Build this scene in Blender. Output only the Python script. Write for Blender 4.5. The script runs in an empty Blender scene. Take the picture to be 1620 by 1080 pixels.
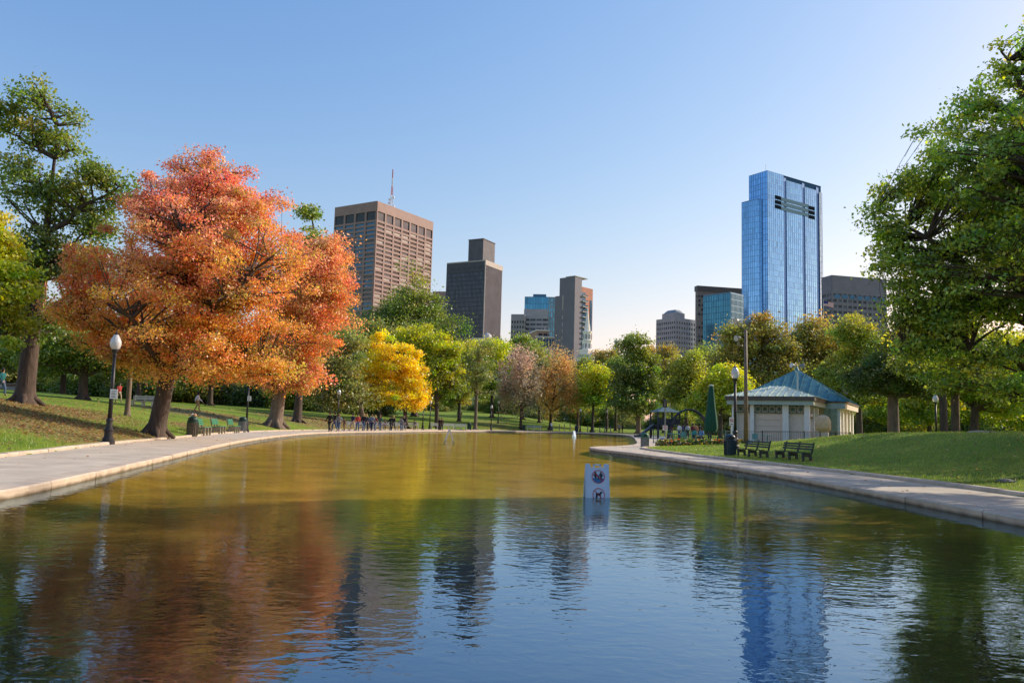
import bpy, bmesh, math, random
import numpy as np
from mathutils import Vector, Matrix
random.seed(7); RNG = np.random.default_rng(11)
SC = bpy.context.scene; COL = SC.collection
R = math.radians

# ------------------------------------------------------------------ camera
H = 1.3; F = 1260.0; PITCH = math.atan(130 / F); ROLL = 0.028
cam_d = bpy.data.cameras.new('camera'); cam = bpy.data.objects.new('camera', cam_d); COL.objects.link(cam)
cam_d.sensor_width = 36; cam_d.lens = 28; cam_d.clip_end = 20000; cam_d.clip_start = 0.1
CM = Matrix.Rotation(math.pi / 2 + PITCH, 3, 'X') @ Matrix.Rotation(ROLL, 3, 'Z')
M4 = CM.to_4x4(); M4.translation = (0, 0, H); cam.matrix_world = M4
SC.camera = cam
CR, CU, CF = CM.col[0].copy(), CM.col[1].copy(), -CM.col[2]
CP = Vector((0, 0, H))
def ray(px, py): return CR * ((px - 810) / F) + CU * ((540 - py) / F) + CF
def at(px, py, Y):                       # point seen at a photo position, Y metres ahead
    d = ray(px, py); return CP + d * (Y / d.y)
def gnd(px, py, z):
    d = ray(px, py); return CP + d * ((z - H) / d.z)

# ------------------------------------------------------------------ light
SUN_AZ, SUN_EL = 68, 29                  # degrees to the right of the view, above the horizon
w = bpy.data.worlds.new('World'); SC.world = w; w.use_nodes = True
nt = w.node_tree; sky = nt.nodes.new('ShaderNodeTexSky'); sky.sky_type = 'NISHITA'; sky.sun_disc = False
sky.sun_elevation = R(SUN_EL); sky.sun_rotation = R(SUN_AZ)
sky.air_density = 1.5; sky.dust_density = 0.9; sky.ozone_density = 3.0; sky.altitude = 0
bg = nt.nodes['Background']; bg.inputs[1].default_value = 0.15
sep = nt.nodes.new('ShaderNodeSeparateColor'); comb = nt.nodes.new('ShaderNodeCombineColor'); nt.links.new(sky.outputs[0], sep.inputs[0])
for _c, (_g, _k) in enumerate(((1.35, .84), (1.0, 1.11), (.62, 2.2))):          # grade of the sky light: paler, whiter towards the horizon
    a_ = nt.nodes.new('ShaderNodeMath'); a_.operation = 'POWER'; a_.inputs[1].default_value = _g; b_ = nt.nodes.new('ShaderNodeMath'); b_.operation = 'MULTIPLY'; b_.inputs[1].default_value = _k
    nt.links.new(sep.outputs[_c], a_.inputs[0]); nt.links.new(a_.outputs[0], b_.inputs[0]); nt.links.new(b_.outputs[0], comb.inputs[_c])
nt.links.new(comb.outputs[0], bg.inputs[0])
sd = bpy.data.lights.new('sun', 'SUN'); sd.energy = 5.0; sd.angle = R(0.53); sd.color = (1, .9, .74)
so = bpy.data.objects.new('sun', sd); COL.objects.link(so)
sv = Vector((math.sin(R(SUN_AZ)) * math.cos(R(SUN_EL)), math.cos(R(SUN_AZ)) * math.cos(R(SUN_EL)), math.sin(R(SUN_EL))))
so.rotation_euler = sv.to_track_quat('Z', 'Y').to_euler(); so.location = (30, 20, 40)
SC.view_settings.view_transform = 'Standard'; SC.view_settings.look = 'None'; SC.view_settings.exposure = 0
SC.render.engine = 'CYCLES'
try:
    SC.cycles.use_denoising = True; SC.cycles.max_bounces = 8; SC.cycles.transparent_max_bounces = 12
    SC.cycles.caustics_reflective = False; SC.cycles.caustics_refractive = False; SC.cycles.sample_clamp_indirect = 4
except Exception: pass

# ------------------------------------------------------------------ materials
def _n(t, kind, **kw):
    n = t.nodes.new(kind)
    for k, v in kw.items(): setattr(n, k, v)
    return n
def mat(name, col, rough=.75, metal=0, var=.25, scale=3.0, bump=0.0, col2=None, bscale=None, stretch=None, trans=0, spec=.4, emit=None):
    m = bpy.data.materials.new(name); m.use_nodes = True; t = m.node_tree; p = t.nodes['Principled BSDF']
    tc = _n(t, 'ShaderNodeTexCoord'); mp = _n(t, 'ShaderNodeMapping'); t.links.new(tc.outputs['Object'], mp.inputs[0])
    if stretch: mp.inputs['Scale'].default_value = stretch
    nz = _n(t, 'ShaderNodeTexNoise'); nz.inputs['Scale'].default_value = scale; nz.inputs['Detail'].default_value = 6
    nz.inputs['Roughness'].default_value = .65
    t.links.new(mp.outputs[0], nz.inputs[0])
    cr = _n(t, 'ShaderNodeValToRGB'); cr.color_ramp.elements[0].position = .3; cr.color_ramp.elements[1].position = .7
    a = tuple(c * (1 - var) for c in col); b = col2 or tuple(min(1, c * (1 + var)) for c in col)
    cr.color_ramp.elements[0].color = (*a, 1); cr.color_ramp.elements[1].color = (*b, 1)
    t.links.new(nz.outputs[0], cr.inputs[0]); t.links.new(cr.outputs[0], p.inputs['Base Color'])
    p.inputs['Roughness'].default_value = rough; p.inputs['Metallic'].default_value = metal
    p.inputs['Specular IOR Level'].default_value = spec
    if trans: p.inputs['Transmission Weight'].default_value = trans
    if bump:
        bn = _n(t, 'ShaderNodeTexNoise'); bn.inputs['Scale'].default_value = bscale or scale * 4; bn.inputs['Detail'].default_value = 4
        t.links.new(mp.outputs[0], bn.inputs[0])
        bp = _n(t, 'ShaderNodeBump'); bp.inputs['Distance'].default_value = bump; bp.inputs['Strength'].default_value = 1
        t.links.new(bn.outputs[0], bp.inputs['Height']); t.links.new(bp.outputs[0], p.inputs['Normal'])
    return m
def attr_mat(name, rough=.6, metal=0, spec=.5, bump=0, scale=1):      # colour comes from the mesh's own face colours
    m = bpy.data.materials.new(name); m.use_nodes = True; t = m.node_tree; p = t.nodes['Principled BSDF']
    at_ = _n(t, 'ShaderNodeAttribute', attribute_name='Col'); t.links.new(at_.outputs['Color'], p.inputs['Base Color'])
    p.inputs['Roughness'].default_value = rough; p.inputs['Metallic'].default_value = metal; p.inputs['Specular IOR Level'].default_value = spec
    return m
def leaf_mat():
    m = bpy.data.materials.new('leaf'); m.use_nodes = True; t = m.node_tree; t.nodes.clear()
    o = _n(t, 'ShaderNodeOutputMaterial'); a = _n(t, 'ShaderNodeAttribute', attribute_name='Col')
    d = _n(t, 'ShaderNodeBsdfDiffuse'); tr = _n(t, 'ShaderNodeBsdfTranslucent'); g = _n(t, 'ShaderNodeBsdfGlossy')
    g.inputs['Roughness'].default_value = .45; g.inputs['Color'].default_value = (.9, .95, 1, 1)
    hs = _n(t, 'ShaderNodeHueSaturation'); hs.inputs['Value'].default_value = 1.5; hs.inputs['Saturation'].default_value = 1.1
    t.links.new(a.outputs['Color'], d.inputs['Color']); t.links.new(a.outputs['Color'], hs.inputs['Color']); t.links.new(hs.outputs[0], tr.inputs['Color'])
    m1 = _n(t, 'ShaderNodeMixShader'); m1.inputs[0].default_value = .46
    t.links.new(d.outputs[0], m1.inputs[1]); t.links.new(tr.outputs[0], m1.inputs[2])
    m2 = _n(t, 'ShaderNodeMixShader'); m2.inputs[0].default_value = .05
    t.links.new(m1.outputs[0], m2.inputs[1]); t.links.new(g.outputs[0], m2.inputs[2]); t.links.new(m2.outputs[0], o.inputs[0])
    return m
LEAF = leaf_mat()
BARK = mat('bark', (.075, .055, .042), .9, var=.45, scale=5, bump=.04, bscale=14, stretch=(1, 1, .25))
BARK_PALE = mat('pale_bark', (.17, .13, .095), .9, var=.4, scale=5, bump=.04, bscale=14, stretch=(1, 1, .25))
IRON = mat('black_iron', (.018, .018, .02), .45, var=.3, scale=8)
GREY_IRON = mat('grey_green_metal', (.17, .2, .19), .5, var=.25, scale=8)
RUST = mat('brown_steel', (.19, .135, .095), .6, var=.3, scale=6)
GLOBE = mat('lamp_glass', (.82, .83, .84), .12, var=.06, scale=6, spec=.6, trans=.35)
GREEN_P = mat('green_paint', (.02, .12, .07), .5, var=.3, scale=9)
DGREEN = mat('dark_green_paint', (.012, .05, .038), .5, var=.3, scale=9)
DBLUE = mat('dark_blue_green_plastic', (.012, .04, .055), .4, var=.3, scale=5)
WHITE_P = mat('white_paint', (.78, .77, .73), .6, var=.1, scale=8)
CONC = mat('concrete', (.42, .39, .35), .85, var=.22, scale=6, bump=.006, bscale=60)
GREYB = mat('grey_bin_slats', (.20, .20, .19), .7, var=.35, scale=9)
CANVAS_G = mat('green_canvas', (.01, .075, .045), .85, var=.25, scale=3)
SIGNW = mat('sign_white_plastic', (.52, .68, .84), .45, var=.05, scale=4)
RED = mat('sign_red', (.5, .02, .05), .5, var=.08)
NAVY = mat('sign_navy', (.012, .015, .03), .5, var=.08)
SBLUE = mat('sign_blue', (.02, .17, .38), .5, var=.08)
FABRIC = {}
def fabric(c):
    if c not in FABRIC: FABRIC[c] = mat('cloth_%d' % len(FABRIC), c, .9, var=.2, scale=12)
    return FABRIC[c]

# ------------------------------------------------------------------ mesh helpers
class MB:
    def __init__(s): s.v = []; s.f = []; s.m = []; s.c = []
    def add(s, vs, fs, mi=0, col=None):
        o = len(s.v); s.v += [tuple(v) for v in vs]
        for f in fs: s.f.append(tuple(i + o for i in f)); s.m.append(mi); s.c.append(col)
        return s
    def box(s, x0, x1, y0, y1, z0, z1, mi=0, X=None, col=None):
        vs = [(x, y, z) for z in (z0, z1) for y in (y0, y1) for x in (x0, x1)]
        if X is not None: vs = [X @ Vector(v) for v in vs]
        return s.add(vs, [(0, 2, 3, 1), (4, 5, 7, 6), (0, 1, 5, 4), (2, 6, 7, 3), (0, 4, 6, 2), (1, 3, 7, 5)], mi, col)
    def bar(s, a, b, w, h=None, mi=0):              # box-section bar from a to b
        h = h or w; a = Vector(a); b = Vector(b); d = (b - a).normalized()
        up = Vector((0, 0, 1)) if abs(d.z) < .95 else Vector((0, 1, 0))
        x = d.cross(up).normalized(); y = x.cross(d)
        vs = [p + x * sx * w / 2 + y * sy * h / 2 for p in (a, b) for sx, sy in ((-1, -1), (1, -1), (1, 1), (-1, 1))]
        return s.add(vs, [(3, 2, 1, 0), (4, 5, 6, 7), (0, 1, 5, 4), (1, 2, 6, 5), (2, 3, 7, 6), (3, 0, 4, 7)], mi)
    def tube(s, pts, rad, n=8, mi=0, cap=True):
        pts = [Vector(p) for p in pts]; vs = []; m = len(pts)
        if not hasattr(rad, '__len__'): rad = [rad] * m
        x = None
        for i, p in enumerate(pts):
            d = (pts[min(i + 1, m - 1)] - pts[max(i - 1, 0)]).normalized()
            if x is None:
                x = d.cross(Vector((0, 0, 1)) if abs(d.z) < .9 else Vector((0, 1, 0))).normalized()
            else: x = (x - d * x.dot(d)).normalized()
            y = d.cross(x)
            vs += [p + (x * math.cos(2 * math.pi * k / n) + y * math.sin(2 * math.pi * k / n)) * rad[i] for k in range(n)]
        fs = [(i * n + k, i * n + (k + 1) % n, (i + 1) * n + (k + 1) % n, (i + 1) * n + k) for i in range(m - 1) for k in range(n)]
        if cap: fs += [tuple(range(n - 1, -1, -1)), tuple((m - 1) * n + k for k in range(n))]
        return s.add(vs, fs, mi)
    def lathe(s, prof, n=16, c=(0, 0, 0), mi=0, sx=1, sy=1):
        vs = [(c[0] + sx * r * math.cos(2 * math.pi * k / n), c[1] + sy * r * math.sin(2 * math.pi * k / n), c[2] + z) for r, z in prof for k in range(n)]
        m = len(prof)
        fs = [(i * n + k, i * n + (k + 1) % n, (i + 1) * n + (k + 1) % n, (i + 1) * n + k) for i in range(m - 1) for k in range(n)]
        fs += [tuple(range(n - 1, -1, -1)), tuple((m - 1) * n + k for k in range(n))]
        return s.add(vs, fs, mi)
    def prism(s, poly, f, d0, d1, mi=0):             # 2D polygon extruded; f maps (u, v, depth) to 3D
        n = len(poly); vs = [f(u, v, d0) for u, v in poly] + [f(u, v, d1) for u, v in poly]
        fs = [tuple(range(n - 1, -1, -1)), tuple(range(n, 2 * n))] + [(i, (i + 1) % n, n + (i + 1) % n, n + i) for i in range(n)]
        return s.add(vs, fs, mi)
    def build(s, name, mats, parent=None, smooth=False, label=None):
        me = bpy.data.meshes.new(name); me.from_pydata([tuple(v) for v in s.v], [], s.f)
        mats = mats if isinstance(mats, (list, tuple)) else [mats]
        for m in mats: me.materials.append(m)
        if len(mats) > 1: me.polygons.foreach_set('material_index', s.m)
        if any(c is not None for c in s.c):
            a = me.color_attributes.new('Col', 'FLOAT_COLOR', 'CORNER'); data = []
            for f, c in zip(s.f, s.c): data += list((*(c or (.3, .3, .3)), 1)) * len(f)
            a.data.foreach_set('color', data)
        bm = bmesh.new(); bm.from_mesh(me); bmesh.ops.recalc_face_normals(bm, faces=bm.faces); bm.to_mesh(me); bm.free()
        if smooth: me.polygons.foreach_set('use_smooth', [True] * len(me.polygons))
        o = bpy.data.objects.new(name, me); COL.objects.link(o)
        if parent: o.parent = parent
        if label: o['label'] = label
        return o
def tag(o, label=None, cat=None, group=None, kind=None):
    if label: o['label'] = label
    if cat: o['category'] = cat
    if group: o['group'] = group
    if kind: o['kind'] = kind
    return o
def thing(name, label, cat, loc=(0, 0, 0), rz=0, group=None, scale=1):
    o = bpy.data.objects.new(name, None); COL.objects.link(o); o.location = loc; o.rotation_euler = (0, 0, rz); o.empty_display_size = .3
    o.scale = (scale,) * 3
    return tag(o, label, cat, group)
def kids(o): return [c for c in ALLKIDS() if c.parent == o]
def ALLKIDS(): return list(COL.objects)
def dup(root, loc, rz=0, label=None, group=None, scale=None):
    every = list(COL.objects)
    r = root.copy(); COL.objects.link(r); r.location = loc; r.rotation_euler = (0, 0, rz)
    if scale: r.scale = (scale,) * 3
    if label: r['label'] = label
    if group: r['group'] = group
    for ch in every:
        if ch.parent == root:
            c = ch.copy(); COL.objects.link(c); c.parent = r
            for g in every:
                if g.parent == ch: d = g.copy(); COL.objects.link(d); d.parent = c
    return r
def arr_mesh(name, V, Fc, mats, cols=None, smooth=False):      # fast mesh from numpy (all faces of one size)
    me = bpy.data.meshes.new(name); k = Fc.shape[1]
    me.vertices.add(len(V)); me.vertices.foreach_set('co', np.ascontiguousarray(V, dtype=np.float32).ravel())
    me.loops.add(Fc.size); me.loops.foreach_set('vertex_index', np.ascontiguousarray(Fc, dtype=np.int32).ravel())
    me.polygons.add(len(Fc)); me.polygons.foreach_set('loop_start', np.arange(0, Fc.size, k, dtype=np.int32))
    for m in (mats if isinstance(mats, (list, tuple)) else [mats]): me.materials.append(m)
    me.update(calc_edges=True)
    if cols is not None:
        a = me.color_attributes.new('Col', 'FLOAT_COLOR', 'CORNER')
        c4 = np.ones((len(Fc), k, 4), dtype=np.float32); c4[:, :, :3] = np.asarray(cols, dtype=np.float32)[:, None, :]
        a.data.foreach_set('color', c4.ravel())
    if smooth: me.polygons.foreach_set('use_smooth', [True] * len(Fc))
    o = bpy.data.objects.new(name, me); COL.objects.link(o); return o

# ------------------------------------------------------------------ pond outline and terrain
POND = [(-7.3, -14), (-7.2, 4), (-7.2, 11.2), (-7.6, 13.5), (-8.5, 17.6), (-9.6, 22.8), (-10.7, 27.6), (-13.1, 39.2), (-15, 52), (-16, 64), (-15.4, 75), (-13.2, 87),
        (-8.6, 108), (-1, 128), (6, 136), (12, 137), (16.5, 131), (17.5, 118), (15, 97), (11.8, 75), (9.3, 58), (7.6, 51.5), (6.0, 48.5), (4.9, 46.3), (4.3, 44),
        (4.5, 41.5), (5.3, 38.2), (6.2, 33.5), (7.0, 28), (7.5, 23), (7.6, 18), (7.6, 12), (7.6, 4), (7.6, -14)]
OUTER = [(-12.6, -14), (-12.4, 4), (-12.2, 13), (-12.3, 18.6), (-13.4, 23.6), (-15, 30), (-16.6, 40), (-19, 53), (-20.2, 64), (-19.5, 77), (-17.2, 90),
         (-12.2, 112), (-4, 133), (5, 142), (13.5, 143), (21, 135), (22, 118), (19, 96), (15, 74), (11.5, 57.5), (9.6, 51), (8.1, 47.8), (7.4, 45.5),
         (7.2, 43), (7.5, 39.5), (8.1, 34.5), (9.2, 28.5), (10.2, 22.5), (10.5, 17), (10.6, 12), (10.6, 4), (10.6, -14)]
def chaikin(p, it=2):
    p = [Vector(q) for q in p]
    for _ in range(it):
        q = [p[0]]
        for a, b in zip(p[:-1], p[1:]): q += [a * .75 + b * .25, a * .25 + b * .75]
        q.append(p[-1]); p = q
    return p
PC, OC = chaikin(POND), chaikin(OUTER)
def resample(p, step):
    out = [p[0].copy()]; acc = 0
    for a, b in zip(p[:-1], p[1:]):
        L = (b - a).length; t = step - acc
        while t <= L: out.append(a + (b - a) * (t / L)); t += step
        acc = (acc + L) % step if L + acc >= step else acc + L
    return out + [p[-1].copy()]
def sdist(poly, X, Y):           # signed distance, negative inside; open at the camera end (closed far behind)
    P = np.array([tuple(q) for q in poly]); A = P; B = np.roll(P, -1, 0)
    best = np.full(X.shape, 1e18); ins = np.zeros(X.shape, bool)
    for (ax, ay), (bx, by) in zip(A, B):
        dx, dy = bx - ax, by - ay; L2 = dx * dx + dy * dy + 1e-12
        t = np.clip(((X - ax) * dx + (Y - ay) * dy) / L2, 0, 1)
        best = np.minimum(best, (X - ax - t * dx) ** 2 + (Y - ay - t * dy) ** 2)
        cond = (ay > Y) != (by > Y)
        ins ^= cond & (X < (bx - ax) * (Y - ay) / (dy if abs(dy) > 1e-12 else 1e-12) + ax)
    d = np.sqrt(best); return np.where(ins, -d, d)
def sm(a, b, x): t = np.clip((x - a) / (b - a), 0, 1); return t * t * (3 - 2 * t)
def terrain(X, Y):
    X = np.asarray(X, float); Y = np.asarray(Y, float)
    D = sdist(OC, X, Y); Dp = np.maximum(D, 0)
    wl = 1 - sm(-14, 15, X - .05 * Y)
    hill = 1.9 * (1 - np.exp(-Dp / 10)) + .045 * np.minimum(Dp, 120) * 1.0
    farz = .035 * np.minimum(Dp, 90) + .5 * (1 - np.exp(-Dp / 10))
    wf = sm(70, 120, Y)
    hl = hill * (1 - wf) + wf * (farz * .5 + hill * .5)
    mound = 1.25 * sm(1.0, 10, Dp) * np.exp(-((X - 22) / 12) ** 2 * np.where(X < 22, .35, .12) - ((Y - 33) / 14) ** 2 * np.where(Y > 33, 1.0, .1))
    rz = mound + .012 * np.minimum(Dp, 100)
    und = .05 * np.sin(X * .55 + 1) * np.sin(Y * .43) * sm(0, 4, Dp)
    z = .14 + wl * hl + (1 - wl) * rz + und
    return np.where(D < 0, .14 - .9 * sm(0, .5, -D), z)
def tz(x, y):
    if sdist(OC, np.array([x]), np.array([y]))[0] < 0: return .115          # on the path
    return float(terrain(np.array([x]), np.array([y]))[0])
def bank(px, py=676):                     # where the sight line at a photo column leaves the pond and the path on the far side
    d = ray(px, py); Ys = np.arange(20, 160, .5); X_ = Ys * d.x / d.y
    a = sdist(PC, X_, Ys) < 0; b = sdist(OC, X_, Ys) < 0
    return (Ys[a].max() if a.any() else 60), (Ys[b].max() if b.any() else 70)
def fb(px, extra): return float(bank(px)[1] + extra)          # this far behind the lawn kerb of the far bank
def onp(px, f): p, o = bank(px); return float(p + .6 + (o - p - 1.0) * f)   # on the path itself
def spot(px, Y, py=670):                    # standing point on the ground at a photo column, Y metres ahead
    x = at(px, py, Y).x
    z = tz(x, Y)
    return Vector((x, Y, z))
# ------------------------------------------------------------------ setting
def axis(lo, hi, fine_lo, fine_hi, st, far):
    a = list(np.arange(fine_lo, fine_hi + st, st)); x = fine_lo; s = st; left = []
    while x > lo: s *= 1.25; x -= min(s, far); left.append(x)
    x = a[-1]; s = st; right = []
    while x < hi: s *= 1.25; x += min(s, far); right.append(x)
    return np.array(left[::-1] + a + right)
ax = axis(-2600, 2600, -40, 45, .5, 300); ay = axis(-60, 5200, -4, 70, .5, 300)
GX, GY = np.meshgrid(ax, ay); GZ = terrain(GX, GY); GD = sdist(OC, GX, GY)
nx, ny = len(ax), len(ay)
idx = np.arange(nx * ny).reshape(ny, nx)
Q = np.stack([idx[:-1, :-1], idx[:-1, 1:], idx[1:, 1:], idx[1:, :-1]], -1).reshape(-1, 4)
keep = (GD.ravel()[Q].max(1) > -.7); Q = Q[keep]
def lawn_mat():
    m = bpy.data.materials.new('lawn'); m.use_nodes = True; t = m.node_tree; p = t.nodes['Principled BSDF']
    tc = _n(t, 'ShaderNodeTexCoord')
    def nz(s, d=5, r=.6):
        n = _n(t, 'ShaderNodeTexNoise'); n.inputs['Scale'].default_value = s; n.inputs['Detail'].default_value = d; n.inputs['Roughness'].default_value = r
        t.links.new(tc.outputs['Object'], n.inputs[0]); return n
    def ramp(n, a, b, c0, c1):
        r = _n(t, 'ShaderNodeValToRGB'); r.color_ramp.elements[0].position = a; r.color_ramp.elements[1].position = b
        r.color_ramp.elements[0].color = (*c0, 1); r.color_ramp.elements[1].color = (*c1, 1); t.links.new(n.outputs[0], r.inputs[0]); return r
    g1 = ramp(nz(.25), .35, .68, (.13, .235, .022), (.27, .34, .045)); g2 = ramp(nz(9, 6, .75), .3, .7, (.45, .5, .4), (1.35, 1.3, 1.2))
    mx = _n(t, 'ShaderNodeMix', data_type='RGBA', blend_type='MULTIPLY'); mx.inputs[0].default_value = 1
    t.links.new(g1.outputs[0], mx.inputs[6]); t.links.new(g2.outputs[0], mx.inputs[7])
    br = ramp(nz(1.1, 6, .7), .52, .72, (0, 0, 0), (1, 1, 1)); m2 = _n(t, 'ShaderNodeMix', data_type='RGBA'); m2.inputs[7].default_value = (.14, .105, .05, 1)
    ml = _n(t, 'ShaderNodeMath', operation='MULTIPLY'); ml.inputs[1].default_value = .5; t.links.new(br.outputs[0], ml.inputs[0])
    t.links.new(ml.outputs[0], m2.inputs[0]); t.links.new(mx.outputs[2], m2.inputs[6])
    # dry leaf litter colour where the mesh says so (under the trees)
    a = _n(t, 'ShaderNodeAttribute', attribute_name='Col'); sp = _n(t, 'ShaderNodeSeparateColor'); t.links.new(a.outputs['Color'], sp.inputs[0])
    ln = ramp(nz(5, 6, .8), .35, .65, (.12, .075, .04), (.40, .26, .14)); m3 = _n(t, 'ShaderNodeMix', data_type='RGBA')
    t.links.new(sp.outputs[0], m3.inputs[0]); t.links.new(m2.outputs[2], m3.inputs[6]); t.links.new(ln.outputs[0], m3.inputs[7])
    t.links.new(m3.outputs[2], p.inputs['Base Color']); p.inputs['Roughness'].default_value = .9; p.inputs['Specular IOR Level'].default_value = .15
    bp = _n(t, 'ShaderNodeBump'); bp.inputs['Distance'].default_value = .06; t.links.new(nz(14, 5, .8).outputs[0], bp.inputs['Height']); t.links.new(bp.outputs[0], p.inputs['Normal'])
    return m
LITTER = [(-15.8, 33, 5), (-20, 31, 5), (-25, 41, 5), (-18, 53, 4), (-19.5, 92, 9), (-27, 70, 5), (-14, 105, 7), (-3, 140, 6)]
def litter(X, Y):
    v = np.zeros(np.shape(X))
    for x, y, r in LITTER: v = np.maximum(v, np.clip(1.25 - np.hypot(X - x, (Y - y) * .8) / r, 0, 1))
    return np.clip(v * 1.1, 0, .62)
V = np.stack([GX.ravel(), GY.ravel(), GZ.ravel()], -1)
C_ = V[Q].mean(1); lit = litter(C_[:, 0], C_[:, 1])
lawn = arr_mesh('lawn', V, Q, lawn_mat(), np.stack([lit] * 3, -1), smooth=True); tag(lawn, kind='structure')

def poly_sheet(name, outer, inner, z, m):
    bm = bmesh.new()
    def loop(pts):
        vs = [bm.verts.new((p[0], p[1], z)) for p in pts]; return [bm.edges.new((vs[i], vs[(i + 1) % len(vs)])) for i in range(len(vs))]
    es = loop(outer)
    if inner: es += loop(inner)
    bmesh.ops.triangle_fill(bm, use_beauty=True, edges=es)
    bmesh.ops.recalc_face_normals(bm, faces=bm.faces)
    for f in bm.faces:
        if f.normal.z < 0: f.normal_flip()
    me = bpy.data.meshes.new(name); bm.to_mesh(me); bm.free(); me.materials.append(m)
    o = bpy.data.objects.new(name, me); COL.objects.link(o); return o
def offset(p, d):                       # shift an open polyline sideways (positive = to the right of travel)
    out = []
    for i, q in enumerate(p):
        t = (p[min(i + 1, len(p) - 1)] - p[max(i - 1, 0)]).normalized(); out.append(Vector((q.x + t.y * d, q.y - t.x * d)))
    return out
PR, ORr = resample(PC, .5), resample(OC, .5)
# POND runs up the left and down the right, so land lies to the LEFT of travel (negative offset)
PATHM = mat('path_asphalt', (.53, .45, .34), .9, var=.2, scale=.9, bump=.004, bscale=90)
ring_in = offset(PR, -.40)
# near end closes behind the camera
path = poly_sheet('path', [tuple(p) for p in offset(ORr, .05)] + [(7.3, -15), (-7.3, -15)], None, .115, PATHM)
bpy.data.objects.remove(path)
def strip(name, A, B, z, m):
    n = min(len(A), len(B)); V = [(p.x, p.y, z) for p in A[:n]] + [(p.x, p.y, z) for p in B[:n]]
    b = MB(); b.add(V, [(i, i + 1, n + i + 1, n + i) for i in range(n - 1)]); return b.build(name, m)
def even(p, n):
    L = [0]
    for a, b in zip(p[:-1], p[1:]): L.append(L[-1] + (b - a).length)
    out = []; j = 0
    for k in range(n):
        s = L[-1] * k / (n - 1)
        while j < len(L) - 2 and L[j + 1] < s: j += 1
        t = (s - L[j]) / max(1e-9, L[j + 1] - L[j]); out.append(p[j] + (p[j + 1] - p[j]) * min(1, t))
    return out
poly = [tuple(p) for p in offset(ORr, .06)]; inn = [tuple(p) for p in offset(PR, -.36)]
path = poly_sheet('path', poly + inn[::-1], None, .115, PATHM); tag(path, kind='structure')

STONE = mat('granite_kerb', (.54, .44, .33), .85, var=.22, scale=2.2, bump=.006, bscale=45)
def wet(m, z0, z1, dark):
    t = m.node_tree; p = t.nodes['Principled BSDF']; src = p.inputs['Base Color'].links[0].from_socket
    tc = _n(t, 'ShaderNodeTexCoord'); sp = _n(t, 'ShaderNodeSeparateXYZ'); t.links.new(tc.outputs['Object'], sp.inputs[0])
    nz = _n(t, 'ShaderNodeTexNoise'); nz.inputs['Scale'].default_value = 2.5; nz.inputs['Detail'].default_value = 5; t.links.new(tc.outputs['Object'], nz.inputs[0])
    ad = _n(t, 'ShaderNodeMath', operation='MULTIPLY_ADD'); t.links.new(nz.outputs[0], ad.inputs[0]); ad.inputs[1].default_value = -.09; t.links.new(sp.outputs['Z'], ad.inputs[2])
    mr = _n(t, 'ShaderNodeMapRange'); mr.inputs[1].default_value = z0; mr.inputs[2].default_value = z1; t.links.new(ad.outputs[0], mr.inputs[0])
    mx = _n(t, 'ShaderNodeMix', data_type='RGBA'); mx.inputs[6].default_value = (*dark, 1); t.links.new(mr.outputs[0], mx.inputs[0]); t.links.new(src, mx.inputs[7]); t.links.new(mx.outputs[2], p.inputs['Base Color'])
wet(STONE, -.045, .015, (.16, .115, .065))
def kerb(name, line, w, z0, z1, side, L, gap=.025, m=None):
    """stone kerb swept along a line; one stone every L metres with an open joint"""
    b = MB(); pts = resample(line, .5); per = int(L / .5); i = 0
    while i < len(pts) - 1:
        seg = pts[i:min(i + per + 1, len(pts))]
        if len(seg) < 2: break
        d0 = (seg[1] - seg[0]).normalized(); d1 = (seg[-1] - seg[-2]).normalized()
        seg = [seg[0] + d0 * gap / 2] + seg[1:-1] + [seg[-1] - d1 * gap / 2]
        dz = random.uniform(-.006, .006); ds = random.uniform(-.008, .008)
        A = offset(seg, side * ds); Bv = offset(seg, side * (w + ds)); A2 = offset(seg, side * (ds + .03)); 
        n = len(seg)
        prof = [[(p.x, p.y, z0) for p in A], [(p.x, p.y, z1 + dz - .03) for p in A], [(p.x, p.y, z1 + dz) for p in A2], [(p.x, p.y, z1 + dz) for p in Bv], [(p.x, p.y, z0) for p in Bv]]
        vs = [v for r in prof for v in r]; fs = []
        for r in range(4):
            fs += [(r * n + k, r * n + k + 1, (r + 1) * n + k + 1, (r + 1) * n + k) for k in range(n - 1)]
        fs += [tuple(r * n for r in range(5)), tuple(r * n + n - 1 for r in range(4, -1, -1))]
        b.add(vs, fs); i += per
    o = b.build(name, m or STONE); tag(o, kind='structure'); return o
kerb('pond_kerb', PR, .42, -.5, .135, -1, 2.5)
JOINT = mat('mortar', (.16, .14, .12), .95, var=.3)
tag(strip('kerb_joint_bed', offset(PR, -.03), offset(PR, -.40), .09, JOINT), kind='structure')
kerb('lawn_kerb', ORr, .22, -.1, .20, -1, 1.5, gap=.015)
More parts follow.
